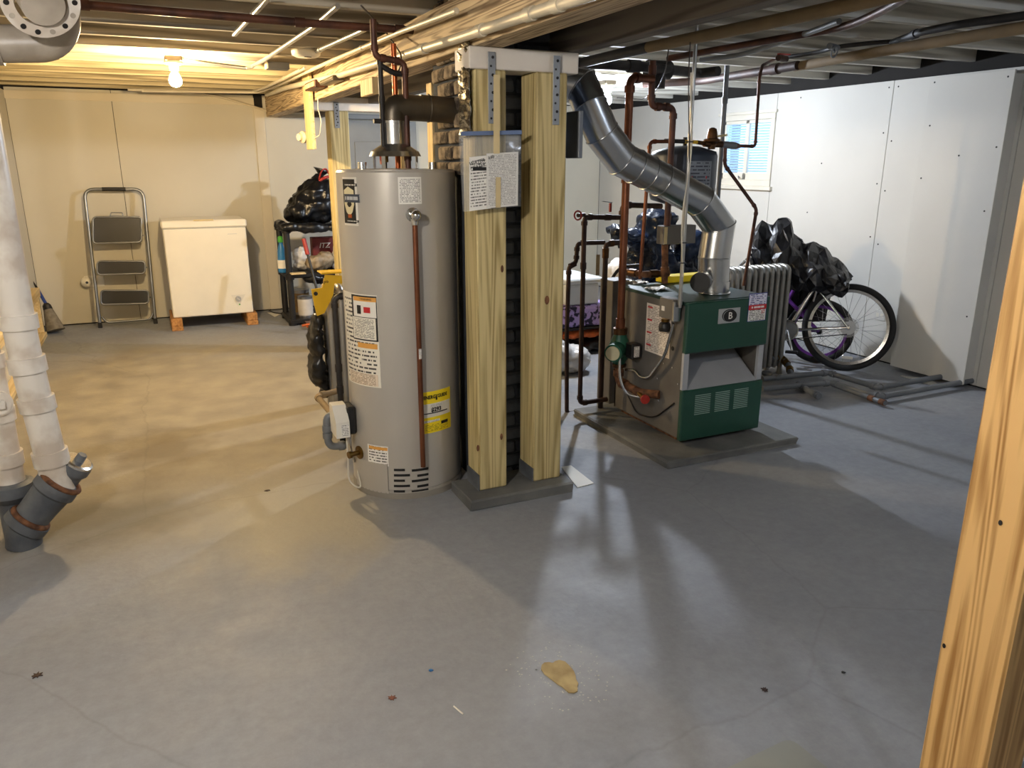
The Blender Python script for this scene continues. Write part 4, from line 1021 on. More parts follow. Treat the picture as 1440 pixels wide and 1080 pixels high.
# cast boxes behind the boiler, grey relay boxes
q = PY(868, 395, 4.05)
tag(MB().box((q.x - .03, 4.05, 0.0), (q.x + .12, 4.2, PY(868, 395, 4.05).z), .004).build('relay_cabinet', 'boiler_grey'), 'tall narrow grey metal cabinet standing behind the circulator pump', 'cabinet')
q0, q1_ = PY(934, 318, 3.7), PY(978, 342, 3.7)
rb_ = thing('relay_box', 'grey relay box with a pale label under the flue pipe', 'relay box', (q0.x, 3.73, q1_.z))
MB().box((q0.x, 3.7, q1_.z), (q1_.x, 3.77, q0.z), .004).build('body', 'boiler_grey', rb_); sheet('relay_label', 'tape_tan', rb_, (q0.x + .003, 3.6995, q1_.z + .004), (.022, 0, 0), (0, 0, q0.z - q1_.z - .01))
pipe('copper_stand', 'rusty iron stand pipe carrying the grey relay box', 'pipe', [PY(935, 398, 3.75), PY(935, 343, 3.75), PY(940, 300, 3.75)], .02, 'rust', .01, fit=((0, .3),))

# ------------------------------------------------------------------ chest freezer on its timber blocks
FZY = 7.72
a, b = PY(247, 447, FZY), PY(355, 437, FZY)
fx0, fx1 = .125, .84; fz0, fz1 = .115, 1.0
fz = thing('chest_freezer', 'white chest freezer raised on timber blocks against the rear wall', 'freezer', ((fx0 + fx1) / 2, FZY + .27, fz0))
MB().box((fx0, FZY, fz0), (fx1, FZY + .55, fz1 - .075), .008).build('cabinet', 'white_enamel', fz)
ld = MB().box((fx0 - .012, FZY - .012, fz1 - .07), (fx1 + .012, FZY + .56, fz1), .012).build('lid', 'white_enamel', fz)
MB().box((fx0 + .004, FZY + .004, fz1 - .075), (fx1 - .004, FZY + .54, fz1 - .07)).build('lid_gasket', 'label_grey', fz)
MB().box(PY(272, 310, FZY - .012) + Vector((0, 0, -.006)), PY(300, 309, FZY - .014) + Vector((0, 0, .006)), .002).build('lid_handle', 'tape_tan', ld)
MB().box(PY(320, 329.4, FZY - .0005), PY(333, 328.4, FZY - .0015)).build('brand_mark', 'label_grey', fz)
q = PY(335, 420, FZY); MB().cyl(q, q + Vector((0, -.012, 0)), .026, n=24).build('thermostat_dial', 'label_grey', fz); MB().bar(q + Vector((-.014, -.014, .014)), q + Vector((.014, -.014, -.014)), .005, .006, up=(0, 1, 0)).build('dial_pointer', 'plastic_white', fz)
vs = [PY(x, y, FZY - .001) for x, y in ((325, 415), (345, 414), (338, 427), (335, 431), (332, 427))]; MB().prism(vs, (0, -.001, 0)).build('dial_plate', 'sill_paint', fz)
q = PY(337, 428, FZY - .002); MB().cyl(q, q + Vector((0, -.003, 0)), .007, n=12).build('power_lamp', 'green_cap', fz)
q = PY(267, 441, FZY); MB().cyl(q, q + Vector((0, -.008, 0)), .024, n=20).build('drain_plug', 'white_enamel', fz)
for x0, x1, lb in ((.1, .2, 'wooden block under the freezer end near the step ladder'), (.77, .87, 'wooden block under the freezer end near the black shelf')):
    bk = thing('timber_block', lb, 'timber block', ((x0 + x1) / 2, FZY + .2, 0))
    MB().box((x0, FZY - .05, 0), (x1, FZY + .5, .045), .004).build('lower_plank', 'pallet_wood', bk); MB().box((x0 + .002, FZY - .045, .046), (x1 - .002, FZY + .5, .113), .004).build('upper_plank', 'pallet_wood', bk)

# ------------------------------------------------------------------ step ladder leaning on the rear wall
sl_ = thing('step_ladder', 'folded grey three step ladder with black treads against the wall', 'step ladder', (-.25, 8.15, 0))
LB = 8.14; LT = 8.33
def LP(u, h): return Vector((u, LB + (LT - LB) * h / 1.3, h))       # u along X, h height along the lean
def lad(x, y): # pixel on the leaning plane
    p = PY(x, y, LB)
    for _ in range(3): p = PY(x, y, LB + (LT - LB) * p.z / 1.3)
    return p
la, lb_, lc, ld_ = lad(141, 459), lad(119, 272), lad(203, 272), lad(219, 453)
la.z = lb_.z = lc.z = ld_.z = 0
pL0, pL1, pR1, pR0 = lad(141, 459), lad(118, 266), lad(201, 266), lad(219, 454)
pL0.z = max(pL0.z, .012); pR0.z = max(pR0.z, .012); pL0.z = pR0.z = .012
MB().tube([pL0, pL1, pR1, pR0], .0145, 12, .09, 8).build('side_rail', 'steel_tube', sl_)
MB().tube([pL1.lerp(pR1, .3), pL1.lerp(pR1, .7)], .018, 12).build('hand_grip', 'plastic_black', sl_)
for p in (pL0, pR0): MB().box(p + Vector((-.018, -.018, -.012)), p + Vector((.018, .018, .04)), .004).build('rubber_foot', 'rubber', sl_)
MB().tube([lad(143, 447) + Vector((0, .05, 0)), lad(150, 455) + Vector((0, .05, .0)), lad(212, 450) + Vector((0, .05, 0)), lad(216, 440) + Vector((0, .05, 0))], .011, 10, .03).build('rear_rail', 'steel_tube', sl_)
def tread(x0, y0, x1, y1, nm='step'):
    c = [lad(x0, y1), lad(x1, y1 - 2), lad(x1, y0), lad(x0, y0)]; c = [p + Vector((0, -.02, 0)) for p in c]
    st = MB().tube(roundpoly(c, .035, 5), .0085, 8, closed=True).build('step_frame', 'steel_tube', sl_)
    k = .008; cc = sum(c, Vector()) / 4; pol = [cc + (p - cc) * .96 for p in c]
    pol = roundpoly(pol, .03)
    MB().prism(pol, (0, .018, 0)).build('tread_mat', 'plastic_black', st)
tread(131, 305, 199, 342); tread(137, 367, 204, 386); tread(142, 408, 209, 428)
MB().tube([lad(155, 304), lad(156, 299), lad(172, 299), lad(173, 304)], .005, 8, .01).build('top_loop', 'steel_tube', sl_)
for y in (333, 378, 420):
    MB().bar(lad(133 + (y - 333) * .1, y), lad(202 + (y - 333) * .12, y - 2), .008, .014).build('cross_brace', 'steel_tube', sl_)
# plug-in night light and outlet
q = PY(122, 396, YB - .002)
nl = thing('night_light', 'round white plug-in night light on the wall behind the step ladder', 'night light', q)
MB().box((q.x - .02, YB - .012, q.z - .055), (q.x + .15, YB, q.z + .055), .003).build('outlet_plate', 'plastic_white', nl)
MB().smooth_lathe([(.001, .06), (.03, .055), (.048, .035), (.05, .01), (.048, 0)], (q.x + .0, YB - .012, q.z), (0, -1, 0), 24).build('lamp_body', 'plastic_white', nl)
MB().cyl((q.x + .005, YB - .074, q.z), (q.x + .005, YB - .07, q.z), .012, n=14).build('sensor_eye', 'tank_blue', nl)
# hand broom leaning behind the timber frame
br = thing('hand_broom', 'blue handled brush with grey bristles leaning by the timber frame', 'broom', PZ(75, 462, 0))
h0, h1, h2 = PY(46, 395, 8.22), PY(65, 428, 8.12), PY(77, 462, 8.05)
h2.z = max(h2.z, .002)
MB().tube([h0, h0.lerp(h1, .35)], .008, 10, rr=lambda t: .003 + .009 * t).build('handle_tip', 'plastic_black', br)
MB().tube([h0.lerp(h1, .35), h1], .014, 12).build('handle', 'blue_dark', br)
d = (h2 - h1).normalized(); MB().lathe([(.02, 0), (.035, .02), (.04, .06)], h1 - d * .01, d, 16).build('ferrule', 'plastic_black', br)
MB().lathe([(.038, 0), (.06, .1), (.082, .2)], h1 + d * .05, d, 20).build('bristles', 'bristle', br)

# ------------------------------------------------------------------ low timber frame along the left wall
tf = thing('lumber_rack', 'low open rack of pale lumber along the left wall', 'rack', (-.9, 6.5, 0))
MB().box((-.998, 4.0, .36), (-.93, 7.95, .44), .003).build('top_plate', 'lumber', tf)
MB().box((-.998, 4.0, 0), (-.93, 7.95, .04), .003).build('bottom_plate', 'lumber', tf)
for y in (4.02, 4.8, 5.6, 6.4, 7.2, 7.905): MB().box((-.996, y, .041), (-.945, y + .04, .359), .003).build('stud', 'lumber', tf)

# ------------------------------------------------------------------ black plastic shelf and what stands on it
SX0, SX1, SY0, SY1 = 1.13, 1.78, 7.45, 7.95
sh = thing('shelf_unit', 'black plastic shelving unit holding bags and paint cans', 'shelf', ((SX0 + SX1) / 2, 7.7, 0))
tiers = (.06, .5, .935)
for z in tiers:
    s_ = MB().box((SX0, SY0, z - .045), (SX1, SY1, z), .01).build('shelf_tier', 'plastic_black', sh)
for x in (SX0 + .04, SX1 - .04):
    for y in (SY0 + .04, SY1 - .04):
        MB().cyl((x, y, 0), (x, y, .9), .03, n=16).build('shelf_pole', 'plastic_black', sh)
        for z in tiers: MB().cyl((x, y, z - .06), (x, y, z - .003), .042, n=16).build('pole_socket', 'plastic_black', sh)
def bag_neck(parent, c, m, r=.05, h=.08):
    mb = MB(); mb.smooth_lathe([(r * .5, -.02), (r * .35, .01), (r * .8, h * .5), (r * 1.2, h)], c, (.2, -.1, 1), 12); o = mb.build('gathered_neck', m, parent)
    return o
# full black bag on the top tier
g1 = PY(438, 285, 7.65)
tb = thing('trash_bag', 'full black trash bag with a red drawstring on top of the shelf', 'trash bag', (1.48, 7.7, .936))
blob('bag_body', [((1.5, 7.7, 1.1), (.26, .2, .17)), ((1.52, 7.7, 1.2), (.2, .17, .16)), ((1.36, 7.68, 1.05), (.17, .17, .12)), ((1.6, 7.7, 1.28), (.1, .09, .09)), ((1.55, 7.7, 1.36), (.05, .05, .05))], .022, 'bag_black', tb, .05, .09, flat=.937)
MB().smooth_lathe([(.03, 0), (.025, .02), (.06, .06), (.085, .08), (.05, .07)], (1.56, 7.68, 1.37), (.25, -.1, 1), 14).build('gathered_neck', 'bag_black', tb)
MB().tube([(1.53, 7.6, 1.36), (1.55, 7.58, 1.43), (1.6, 7.6, 1.46), (1.63, 7.62, 1.4)], .007, 8, .03).build('drawstring', 'red_paint', tb)
MB().tube([(1.53, 7.61, 1.34), (1.58, 7.6, 1.37), (1.64, 7.62, 1.38)], .014, 8, .03).build('drawstring_knot', 'red_paint', tb)
fbag = blob('trash_bag', [((1.2, 7.44, .935), (.1, .06, .05)), ((1.4, 7.42, .92), (.2, .05, .05)), ((1.65, 7.42, .92), (.16, .05, .045)), ((1.14, 7.6, .94), (.05, .16, .05))], .018, 'bag_black', None, .03, .07)
tag(fbag, 'flattened black plastic bag draped over the shelf top edge', 'trash bag')
# middle tier
q = PY(397, 376, 7.52)
bq = PZ(398, 383, .501)
bt = thing('spray_bottle', 'blue cleaner bottle with a green cap on the middle shelf', 'bottle', bq)
MB().smooth_lathe([(.001, 0), (.04, .0), (.042, .02), (.04, .12), (.036, .2), (.024, .25), (.017, .27), (.017, .29)], (bq.x, bq.y, .501), n=18).build('bottle_body', 'blue_plastic', bt)
MB().smooth_lathe([(.024, 0), (.026, .02), (.022, .05), (.001, .06)], (bq.x, bq.y, .785), n=14).build('cap', 'green_cap', bt)
MB().lathe([(.0425, .04), (.0425, .12)], (bq.x, bq.y, .501), n=18, caps=False).build('bottle_label', 'paper_small', bt)
blb = blob('plastic_bag', [((1.45, 7.55, .58), (.13, .08, .075)), ((1.53, 7.6, .6), (.1, .08, .08))], .016, 'bag_beige', None, .03, .05, flat=.501); tag(blb, 'crumpled beige bag bundle on the middle shelf', 'bag')
blb = blob('plastic_bag', [((1.34, 7.74, .62), (.09, .08, .11)), ((1.32, 7.7, .54), (.08, .08, .04))], .016, 'bag_white', None, .03, .05, flat=.501); tag(blb, 'pale translucent bag behind the front pole of the shelf', 'bag')
blb = blob('plastic_bag', [((1.665, 7.63, .62), (.05, .06, .13)), ((1.66, 7.62, .54), (.06, .06, .06)), ((1.67, 7.62, .74), (.03, .03, .06))], .016, 'bag_white', None, .03, .05, flat=.501); tag(blb, 'white shopping bag at the end of the middle shelf', 'bag')
bxr = thing('red_carton', 'dark red carton with white lettering at the back of the middle shelf', 'box', (1.62, 7.84, .501))
MB().box((1.45, 7.74, .501), (1.68, 7.86, .8), .004).build('carton', 'red_box', bxr)
lettering('lettering', 'ITZ', .07, 'ink_white', bxr, lambda x, y: Vector((1.57 + x + y * .25, 7.739, .72 + y)))
tag(MB().box((1.165, 7.35, .502), (1.3, 7.44, .514), .002).build('wood_scrap', 'lumber'), 'thin pale wood scrap jutting from the middle shelf', 'wood scrap')
# bottom tier cans
def can(name, lb, x, y, r, h, m1, m2, handle=True):
    c = thing(name, lb, 'can', (x, y, .061))
    MB().lathe([(r, 0), (r, h)], (x, y, .061), n=24).build('can_body', m1, c)
    MB().lathe([(r + .003, h - .012), (r + .003, h), (r - .012, h + .001), (r - .014, h - .004)], (x, y, .061), n=24).build('can_rim', 'can_metal', c)
    MB().lathe([(r + .001, h * .1), (r + .001, h * .88)], (x, y, .061), n=24, caps=False).build('can_label', m2, c); return c
can('paint_can', 'tan paint can at the back of the bottom shelf', 1.3, 7.76, .085, .24, 'can_metal', 'can_tan')
can('paint_can', 'white labelled paint can at the front of the bottom shelf', 1.31, 7.575, .07, .2, 'can_metal', 'can_label')
can('paint_can', 'bare silver can beside the shelf pole on the bottom tier', 1.46, 7.6, .06, .24, 'can_metal', 'can_metal')
tag(blob('cloth_heap', [((1.62, 7.67, .15), (.07, .09, .09)), ((1.64, 7.68, .11), (.07, .09, .05))], .02, 'blue_dark', None, .04, .07, flat=.061), 'dark blue cloth heap on the bottom shelf tier', 'cloth')
tag(blob('trash_bag', [((1.42, 7.52, .44), (.12, .08, .06)), ((1.58, 7.5, .41), (.13, .08, .08))], .02, 'bag_black', None, .03, .06), 'black bag sagging below the middle shelf', 'trash bag')
# paint tray in front of the shelf
tr = thing('paint_tray', 'dark brown paint tray with an orange edge before the shelf', 'tray', (1.36, 7.25, 0))
a, b = PZ(398, 452, 0), PZ(448, 447, 0)
MB().prism([(1.3, 7.2, .0), (1.62, 7.2, .0), (1.66, 7.2, .05), (1.26, 7.2, .05)], (0, .2, 0)).build('tray_body', 'tray_brown', tr)
MB().tube([(1.2, 7.19, .05), (1.3, 7.195, .06), (1.7, 7.19, .09)], .012, 8, .05).build('tray_lip', 'orange_cloth', tr)
# long handled tool with the red grip
lt = thing('bolt_cutter', 'long black handled cutter with a red grip leaning by the shelf', 'tool', (1.5, 7.0, .0))
p0, p1 = PY(427, 336, 7.15), PY(445, 405, 7.0)
dd_ = (p1 - p0).normalized(); p2 = p1 + dd_ * ((p1.z - .013) / -dd_.z)
MB().tube([p0, p0.lerp(p1, .32)], .019, 12).build('red_grip', 'red_paint', lt); MB().tube([p0.lerp(p1, .32), p1, p2], .012, 10).build('handle', 'plastic_black', lt)
# cords on the floor
pipe('extension_cable', 'orange extension cord looped on the floor before the shelf', 'cord', [PZ(448, 440, .01), PZ(433, 452, .01), PZ(431, 460, .01), PZ(445, 462, .01), PZ(462, 452, .01)], .008, 'orange_cloth', .06)
pipe('power_cable', 'black power cord on the floor between freezer and shelf', 'cord', [PZ(358, 436, .008), PZ(375, 434, .008), PZ(385, 440, .008), PZ(396, 441, .008)], .007, 'plastic_black', .05)
o = MB().prism([PZ(376, 440, .001), PZ(386, 446, .001), PZ(397, 441, .001), PZ(388, 440, .001)], (0, 0, .004)).build('paper_scrap', 'plastic_white'); tag(o, 'torn pale paper scrap on the floor beside the black cord', 'paper')

# ------------------------------------------------------------------ cast iron radiators
def radiator(name, label, x0, y, n, pitch, ht, dep, group=None):
    t = thing(name, label, 'radiator', (x0 + n * pitch / 2, y, 0), group)
    r = pitch * .36
    for i in range(n):
        x = x0 + i * pitch
        mb = MB(); zl_, zh = .07, ht - .03
        mb.tube([(x, y - dep / 2 + r, zl_), (x, y - dep / 2 + r, zh), (x, y + dep / 2 - r, zh), (x, y + dep / 2 - r, zl_), (x, y - dep / 2 + r, zl_)], r, 8, .045, 4)
        mb.cyl((x, y, zl_), (x, y, zh), r * .9, n=8)
        s_ = mb.build('section', 'radiator_silver', t); s_['label'] = 'silver painted radiator section'
        if i in (0, n - 1):
            for yy in (-1, 1): MB().lathe([(.022, 0), (.016, .05), (.018, .07)], (x, y + yy * (dep / 2 - r), 0), n=10).build('foot', 'radiator_silver', t)
    for z in (.12, ht - .09): MB().cyl((x0 - .03, y, z), (x0 + (n - 1) * pitch + .03, y, z), .026, n=14).build('hub', 'radiator_silver', t)
    return t
radiator('radiator', 'silver cast iron radiator standing behind the green boiler', 3.6, 4.22, 11, .052, .82, .17)
radiator('radiator', 'silver cast iron radiator tucked behind the water heater', .875, 4.35, 6, .06, .86, .19)
# yellow plastic piece and black bag by the hidden radiator
yp = [PY(x, y, 4.28) for x, y in ((434, 404), (449, 402), (453, 384), (490, 386), (490, 396), (466, 396), (464, 412), (452, 437), (442, 441), (438, 425))]
ys_ = thing('yellow_panel', 'bright yellow plastic panel with a round hole propped by the radiator', 'plastic panel', (yp[0].x + .05, 4.25, .6))
for p in yp: p.y = 4.2
MB().prism(yp, (0, .012, 0)).build('panel_body', 'yellow_plastic', ys_)
q = PY(444, 413, 4.199); MB().cyl((q.x, 4.197, q.z), (q.x, 4.2, q.z), .011, n=16).build('round_hole', 'ink', ys_)
c0 = PY(457, 396, 4.198); lettering('lettering', 'apo', .026, 'ink', ys_, lambda x, y: Vector((c0.x + x, 4.1985, c0.z + y)))
a, b = PY(452, 385, 4.2), PY(488, 386, 4.2); MB().box((a.x, 4.2, a.z - .004), (b.x, 4.32, a.z + .004), .002).build('folded_edge', 'yellow_plastic', ys_)
bb = blob('trash_bag', [((.80, 4.37, .52), (.045, .1, .13)), ((.80, 4.37, .38), (.05, .1, .13)), ((.81, 4.36, .62), (.03, .06, .08)), ((.83, 4.38, .27), (.03, .06, .11))], .02, 'bag_black', None, .04, .07); tag(bb, 'tall narrow black bag hanging on the end of the hidden radiator', 'trash bag')
# grey panelled door leaned at the rear wall
dr = thing('leaning_door', 'grey panelled door standing against the rear wall behind the far post', 'door', (2.3, 8.35, 0))
MB().box((1.95, 8.34, .02), (2.75, 8.385, 1.93), .004).build('door_slab', 'door_grey', dr)
for z0, z1 in ((.2, .95), (1.1, 1.72)): MB().box((2.07, 8.33, z0), (2.63, 8.34, z1), .004).build('door_panel', 'door_grey', dr)
MB().box((1.9, 8.3, 1.94), (2.8, 8.385, 1.99), .006).build('door_head', 'door_grey', dr)

# ------------------------------------------------------------------ bikes, cover
def wheel(t, c, ax, rt, rim, tyre, hub='chrome', rimm='chrome', spokes=28, tw_=.024):
    c = Vector(c); ax = Vector(ax).normalized()
    wv = bpy.data.objects.new('wheel', None)
    ty = MB().torus(c, ax, rt - tw_, tw_, 64, 12).build('tyre', tyre, t)
    u = ax.orthogonal().normalized(); v = ax.cross(u)
    prof = []
    rm = MB(); nn = 64; r0, r1 = rt - tw_ * 2 - .018, rt - tw_ * 1.75
    vs = []
    for i in range(nn):
        a = 2 * math.pi * i / nn; d = u * math.cos(a) + v * math.sin(a)
        vs += [c + d * r0 - ax * .006, c + d * r1 - ax * .011, c + d * r1 + ax * .011, c + d * r0 + ax * .006]
    rm.add(vs, [[4 * i + k, 4 * ((i + 1) % nn) + k, 4 * ((i + 1) % nn) + (k + 1) % 4, 4 * i + (k + 1) % 4] for i in range(nn) for k in range(4)], False)
    rm.build('rim', rimm, t)
    h = MB().lathe([(.012, -.05), (.018, -.045), (.022, -.03), (.014, -.028), (.014, .028), (.022, .03), (.018, .045), (.012, .05)], c, ax, 16).build('hub', hub, t)
    for i in range(spokes):
        a = 2 * math.pi * i / spokes; d = u * math.cos(a) + v * math.sin(a); s = -1 if i % 2 else 1
        b_ = a + (1 if (i // 2) % 2 else -1) * 1.2; e_ = u * math.cos(b_) + v * math.sin(b_)
        MB().tube([c + e_ * .021 + ax * s * .028, c + d * (r0 + .002)], .0013, 5, caps=False).build('spoke', 'chrome', h)
    return h
WC = PZ(1185, 521, 0); lean = R(9)
fwd = Vector((-.656, .755, 0)).normalized(); side = Vector((fwd.y, -fwd.x, 0))       # side points towards the wall
upv = (Vector((0, 0, 1)) * math.cos(lean) + side * math.sin(lean)).normalized(); ax = fwd.cross(upv).normalized()
RW = .325
bk_o = Vector((WC.x, WC.y, 0))
def BK(f, h, s=0.0): return bk_o + fwd * f + upv * h + ax * s
bike = thing('bicycle', 'silver bicycle with black tyres leaning under the black cover', 'bicycle', bk_o)
hb_ = wheel(bike, BK(0, RW), ax, RW, None, 'rubber')
wheel(bike, BK(1.03, RW), ax, RW, None, 'rubber')
for r_, s_ in ((.055, .03), (.045, .034), (.036, .038)): MB().lathe([(r_, -.001), (r_, .001)], BK(0, RW) - ax * s_, ax, 28).build('sprocket', 'steel_tube', bike)
MB().lathe([(.075, -.0008), (.075, .0008)], BK(0, RW) - ax * .026, ax, 28).build('spoke_guard', 'zip_bag', bike)
BB, ST, HD, HB = BK(.42, .27), BK(.26, .62), BK(.86, .66), BK(.90, .55)
def tub(nm, a, b, r, m='chrome'): return MB().tube([a, b], r, 12).build(nm, m, bike)
tub('seat_tube', BB, BK(.22, .70), .016); tub('down_tube', BB, HB, .018); tub('top_tube', ST, HD, .016); tub('head_tube', BK(.93, .5), BK(.84, .72), .019)
for s in (-.05, .05):
    tub('chain_stay', BK(0, RW, s), BB + ax * s * .5, .0095); tub('seat_stay', BK(0, RW, s), ST + ax * s * .4, .0085); tub('fork_blade', BK(1.03, RW, s), BK(.92, .52, s * .7), .011)
tub('handlebar_stem', BK(.84, .72), BK(.79, .78), .013)
MB().tube([BK(.72, .8, -.1), BK(.78, .79, -.05), BK(.78, .79, .05), BK(.72, .8, .1)], .011, 10, .05).build('handlebar', 'chrome', bike)
sd2 = MB(); 
blob('saddle', [(BK(.2, .76), (.09, .09, .035)), (BK(.28, .77), (.06, .05, .028))], .014, 'plastic_black', bike, 0)
MB().torus(BB - ax * .05, ax, .075, .006, 36, 8).build('chain_ring', 'chrome', bike)
MB().lathe([(.07, -.001), (.07, .001)], BB - ax * .05, ax, 28).build('chain_ring_disc', 'steel_tube', bike)
tub('crank_arm', BB - ax * .06, BB - ax * .07 + fwd * -.05 - upv * .15, .009); tub('crank_arm', BB + ax * .06, BB + ax * .07 + fwd * .05 + upv * .15, .009)
pq_ = BB - ax * .11 + fwd * -.05 - upv * .16; MB().obox(pq_, (.09, .06, .022), Matrix((fwd, ax, upv)).transposed(), .004).build('pedal', 'plastic_black', bike)
MB().tube([BK(0, RW - .05, -.036), BB - ax * .05 - upv * .07], .004, 6).build('chain_run', 'iron_black', bike); MB().tube([BK(0, RW + .05, -.036), BB - ax * .05 + upv * .07], .004, 6).build('chain_run', 'iron_black', bike)
tub('brake_arm', ST - upv * .12 + ax * -.03, ST - upv * .02 + ax * -.05 - fwd * .02, .007); tub('kickstand', BB - upv * .0 - ax * .06, BK(.5, .02, -.12), .008, 'steel_tube')
rf = PY(1187, 500, 4.06); MB().obox(BK(-.02, .1, -.012), (.075, .008, .02), Matrix((fwd, ax, upv)).transposed(), .003).build('spoke_reflector', 'plastic_white', bike)
# child's bike with purple rims behind
b2o = bk_o + side * .16 + fwd * .2
bk2 = thing('child_bicycle', 'dark child bicycle with purple rims behind the silver bicycle', 'bicycle', b2o)
up2 = (Vector((0, 0, 1)) * math.cos(R(4)) + side * math.sin(R(4))).normalized(); ax2 = fwd.cross(up2).normalized(); R2_ = .25
def B2(f, h, s=0.0): return b2o + fwd * f + up2 * h + ax2 * s
wheel(bk2, B2(0, R2_), ax2, R2_, None, 'rubber', 'plastic_black', 'purple_rim', 20, .026)
wheel(bk2, B2(.8, R2_), ax2, R2_, None, 'rubber', 'plastic_black', 'purple_rim', 20, .026)
for nm, p, q_ in (('down_tube', B2(.34, .24), B2(.68, .52)), ('seat_tube', B2(.34, .24), B2(.22, .55)), ('top_tube', B2(.25, .5), B2(.68, .56)), ('fork', B2(.8, R2_), B2(.68, .58)), ('chain_stay', B2(0, R2_, .04), B2(.34, .24, .02)), ('seat_stay', B2(0, R2_, -.04), B2(.25, .48, -.02))):
    MB().tube([p, q_], .015, 10).build(nm, 'purple_rim', bk2)
# black cover thrown over both
def onbike(x, y, off=0.0):
    """pixel -> point on the upright plane of the bicycle, moved off towards the wall"""
    r_ = ray(x, y); o0 = bk_o + side * off; t_ = (o0 - Vector((0, 0, CAM_H))).dot(side) / r_.dot(side); return Vector((0, 0, CAM_H)) + r_ * t_
random.seed(17)
ridge = [(1059, 345, 366), (1062, 322, 376), (1070, 310, 386), (1078, 316, 392), (1088, 318, 396), (1094, 309, 400), (1104, 307, 402), (1112, 312, 405), (1117, 330, 407), (1126, 338, 408), (1133, 342, 408), (1141, 341, 409), (1150, 345, 410), (1160, 351, 411), (1168, 361, 413), (1177, 365, 416), (1186, 372, 417), (1193, 381, 412), (1197, 389, 402), (1193, 394, 398)]
rows = 13; gv = []
for k, (x, yt, yb) in enumerate(ridge):
    a_, b_ = onbike(x, yt, .05), onbike(x - 3, yb, -.10)
    # far side hangs lower, between the bicycles and the wall
    far = a_ + side * .17; zf = .32 if 3 < k < 15 else a_.z - (a_.z - b_.z) * .8
    end = .25 if k in (0, len(ridge) - 1) else (.6 if k in (1, len(ridge) - 2) else 1)
    for j in range(rows):
        t_ = j / (rows - 1)
        if t_ < .5:
            u_ = t_ / .5; p = b_.lerp(a_, u_); p -= side * (.11 * end * math.sin(math.pi * min(1, u_ * .9 + .1)))
        else:
            u_ = (t_ - .5) / .5; p = a_.lerp(far, min(1, u_ * 1.4)); p.z = a_.z + (zf - a_.z) * max(0, u_ * 1.2 - .2) ** 1.2 if u_ > .16 else a_.z
        ph = math.sin(k * 2.1 + j * .9) * .016 + (abs((k * .7 - j * .8) % 2 - 1) - .5) * .035
        p += -side * ph * (1 if 0 < j < rows - 1 else .4) + Vector((0, 0, random.uniform(-.011, .011))) + fwd * random.uniform(-.012, .012)
        gv.append(p)
mb = MB(); fs = []; nk = len(ridge)
for k in range(nk - 1):
    for j in range(rows - 1):
        q = [k * rows + j, k * rows + j + 1, (k + 1) * rows + j + 1, (k + 1) * rows + j]
        fs += [[q[0], q[1], q[2]], [q[0], q[2], q[3]]] if (k + j) % 2 else [[q[0], q[1], q[3]], [q[1], q[2], q[3]]]
mb.add(gv, fs, False)
for e in (0, nk - 1): mb.f.append([e * rows + j for j in range(rows)]); mb.s.append(False)
co = mb.build('bicycle_cover', 'cover_black')
bm = bmesh.new(); bm.from_mesh(co.data); bmesh.ops.subdivide_edges(bm, edges=bm.edges[:], cuts=1, smooth=.25, use_grid_fill=True); bmesh.ops.triangulate(bm, faces=bm.faces[:])
for q in bm.verts: q.co += Vector((random.uniform(-.004, .004), random.uniform(-.004, .004), random.uniform(-.004, .004)))
bm.to_mesh(co.data); bm.free(); co.modifiers.new('s', 'SOLIDIFY').thickness = .003
tag(co, 'crumpled black plastic cover thrown over the bicycles', 'cover')
# outlet on the wall behind
q = PX(1247, 498, 4.974)
ol = thing('wall_outlet', 'small white outlet plate on the wall behind the bicycle wheel', 'outlet', PX(1238, 443, XR))
q = PX(1238, 443, XR); MB().box((XR - .008, q.y - .05, q.z - .04), (XR, q.y + .05, q.z + .04), .002).build('cover_plate', 'drywall', ol)
for dy in (-.02, .02): MB().box((XR - .0095, q.y + dy - .012, q.z - .015), (XR - .008, q.y + dy + .012, q.z + .015)).build('socket', 'sill_paint', ol)

# ------------------------------------------------------------------ floor heating pipes
PZr = .045
def fpts(L, z=PZr): return [PZ(x, y, z) for x, y in L]
fl1 = fpts([(1072, 533), (1165, 524), (1235, 545), (1362, 523), (1384, 520)])
pipe('floor_pipe', 'bent grey heating pipe on the floor, the one nearer the bicycles', 'pipe', fl1, .019, 'pipe_grey', .03, fit=(1, 2))
fl2 = fpts([(1072, 547), (1168, 538), (1238, 558), (1368, 535), (1382, 533)], .04)
pipe('floor_pipe', 'bent grey heating pipe on the floor, the one farther from the bicycles', 'pipe', fl2, .019, 'pipe_grey', .03, fit=(1, 2))
pipe('floor_pipe', 'short grey pipe with a rusty open end beside the bent pair', 'pipe', fpts([(1172, 541), (1245, 567)], .03), .016, 'pipe_grey', .02, fit=((0, .75), (0, .95)), fm='rust')
pipe('floor_pipe', 'stubby grey pipe with fittings crossing before the bent pair', 'pipe', fpts([(1122, 540), (1140, 551), (1152, 557)], .03), .02, 'pipe_grey', .02, fit=((0, .4), (1, .5)))
pipe('valve_pipe', 'grey pipe with a brass fitting rising by the radiator foot', 'pipe', [PZ(1085, 505, .12), PZ(1098, 502, .12), PZ(1110, 515, .08), PZ(1112, 530, .03)], .021, 'pipe_grey', .03, fit=(1, 2), fm='brass')
pipe('valve_pipe', 'grey pipe stub lying near the radiator foot on the floor', 'pipe', fpts([(1074, 524), (1095, 531)], .05), .021, 'pipe_grey', .03, fit=((0, .5),))
for L, lb in (([(1362, 523), (1386, 519)], 'upper'), ([(1366, 535), (1384, 532)], 'lower')):
    p = fpts(L); 
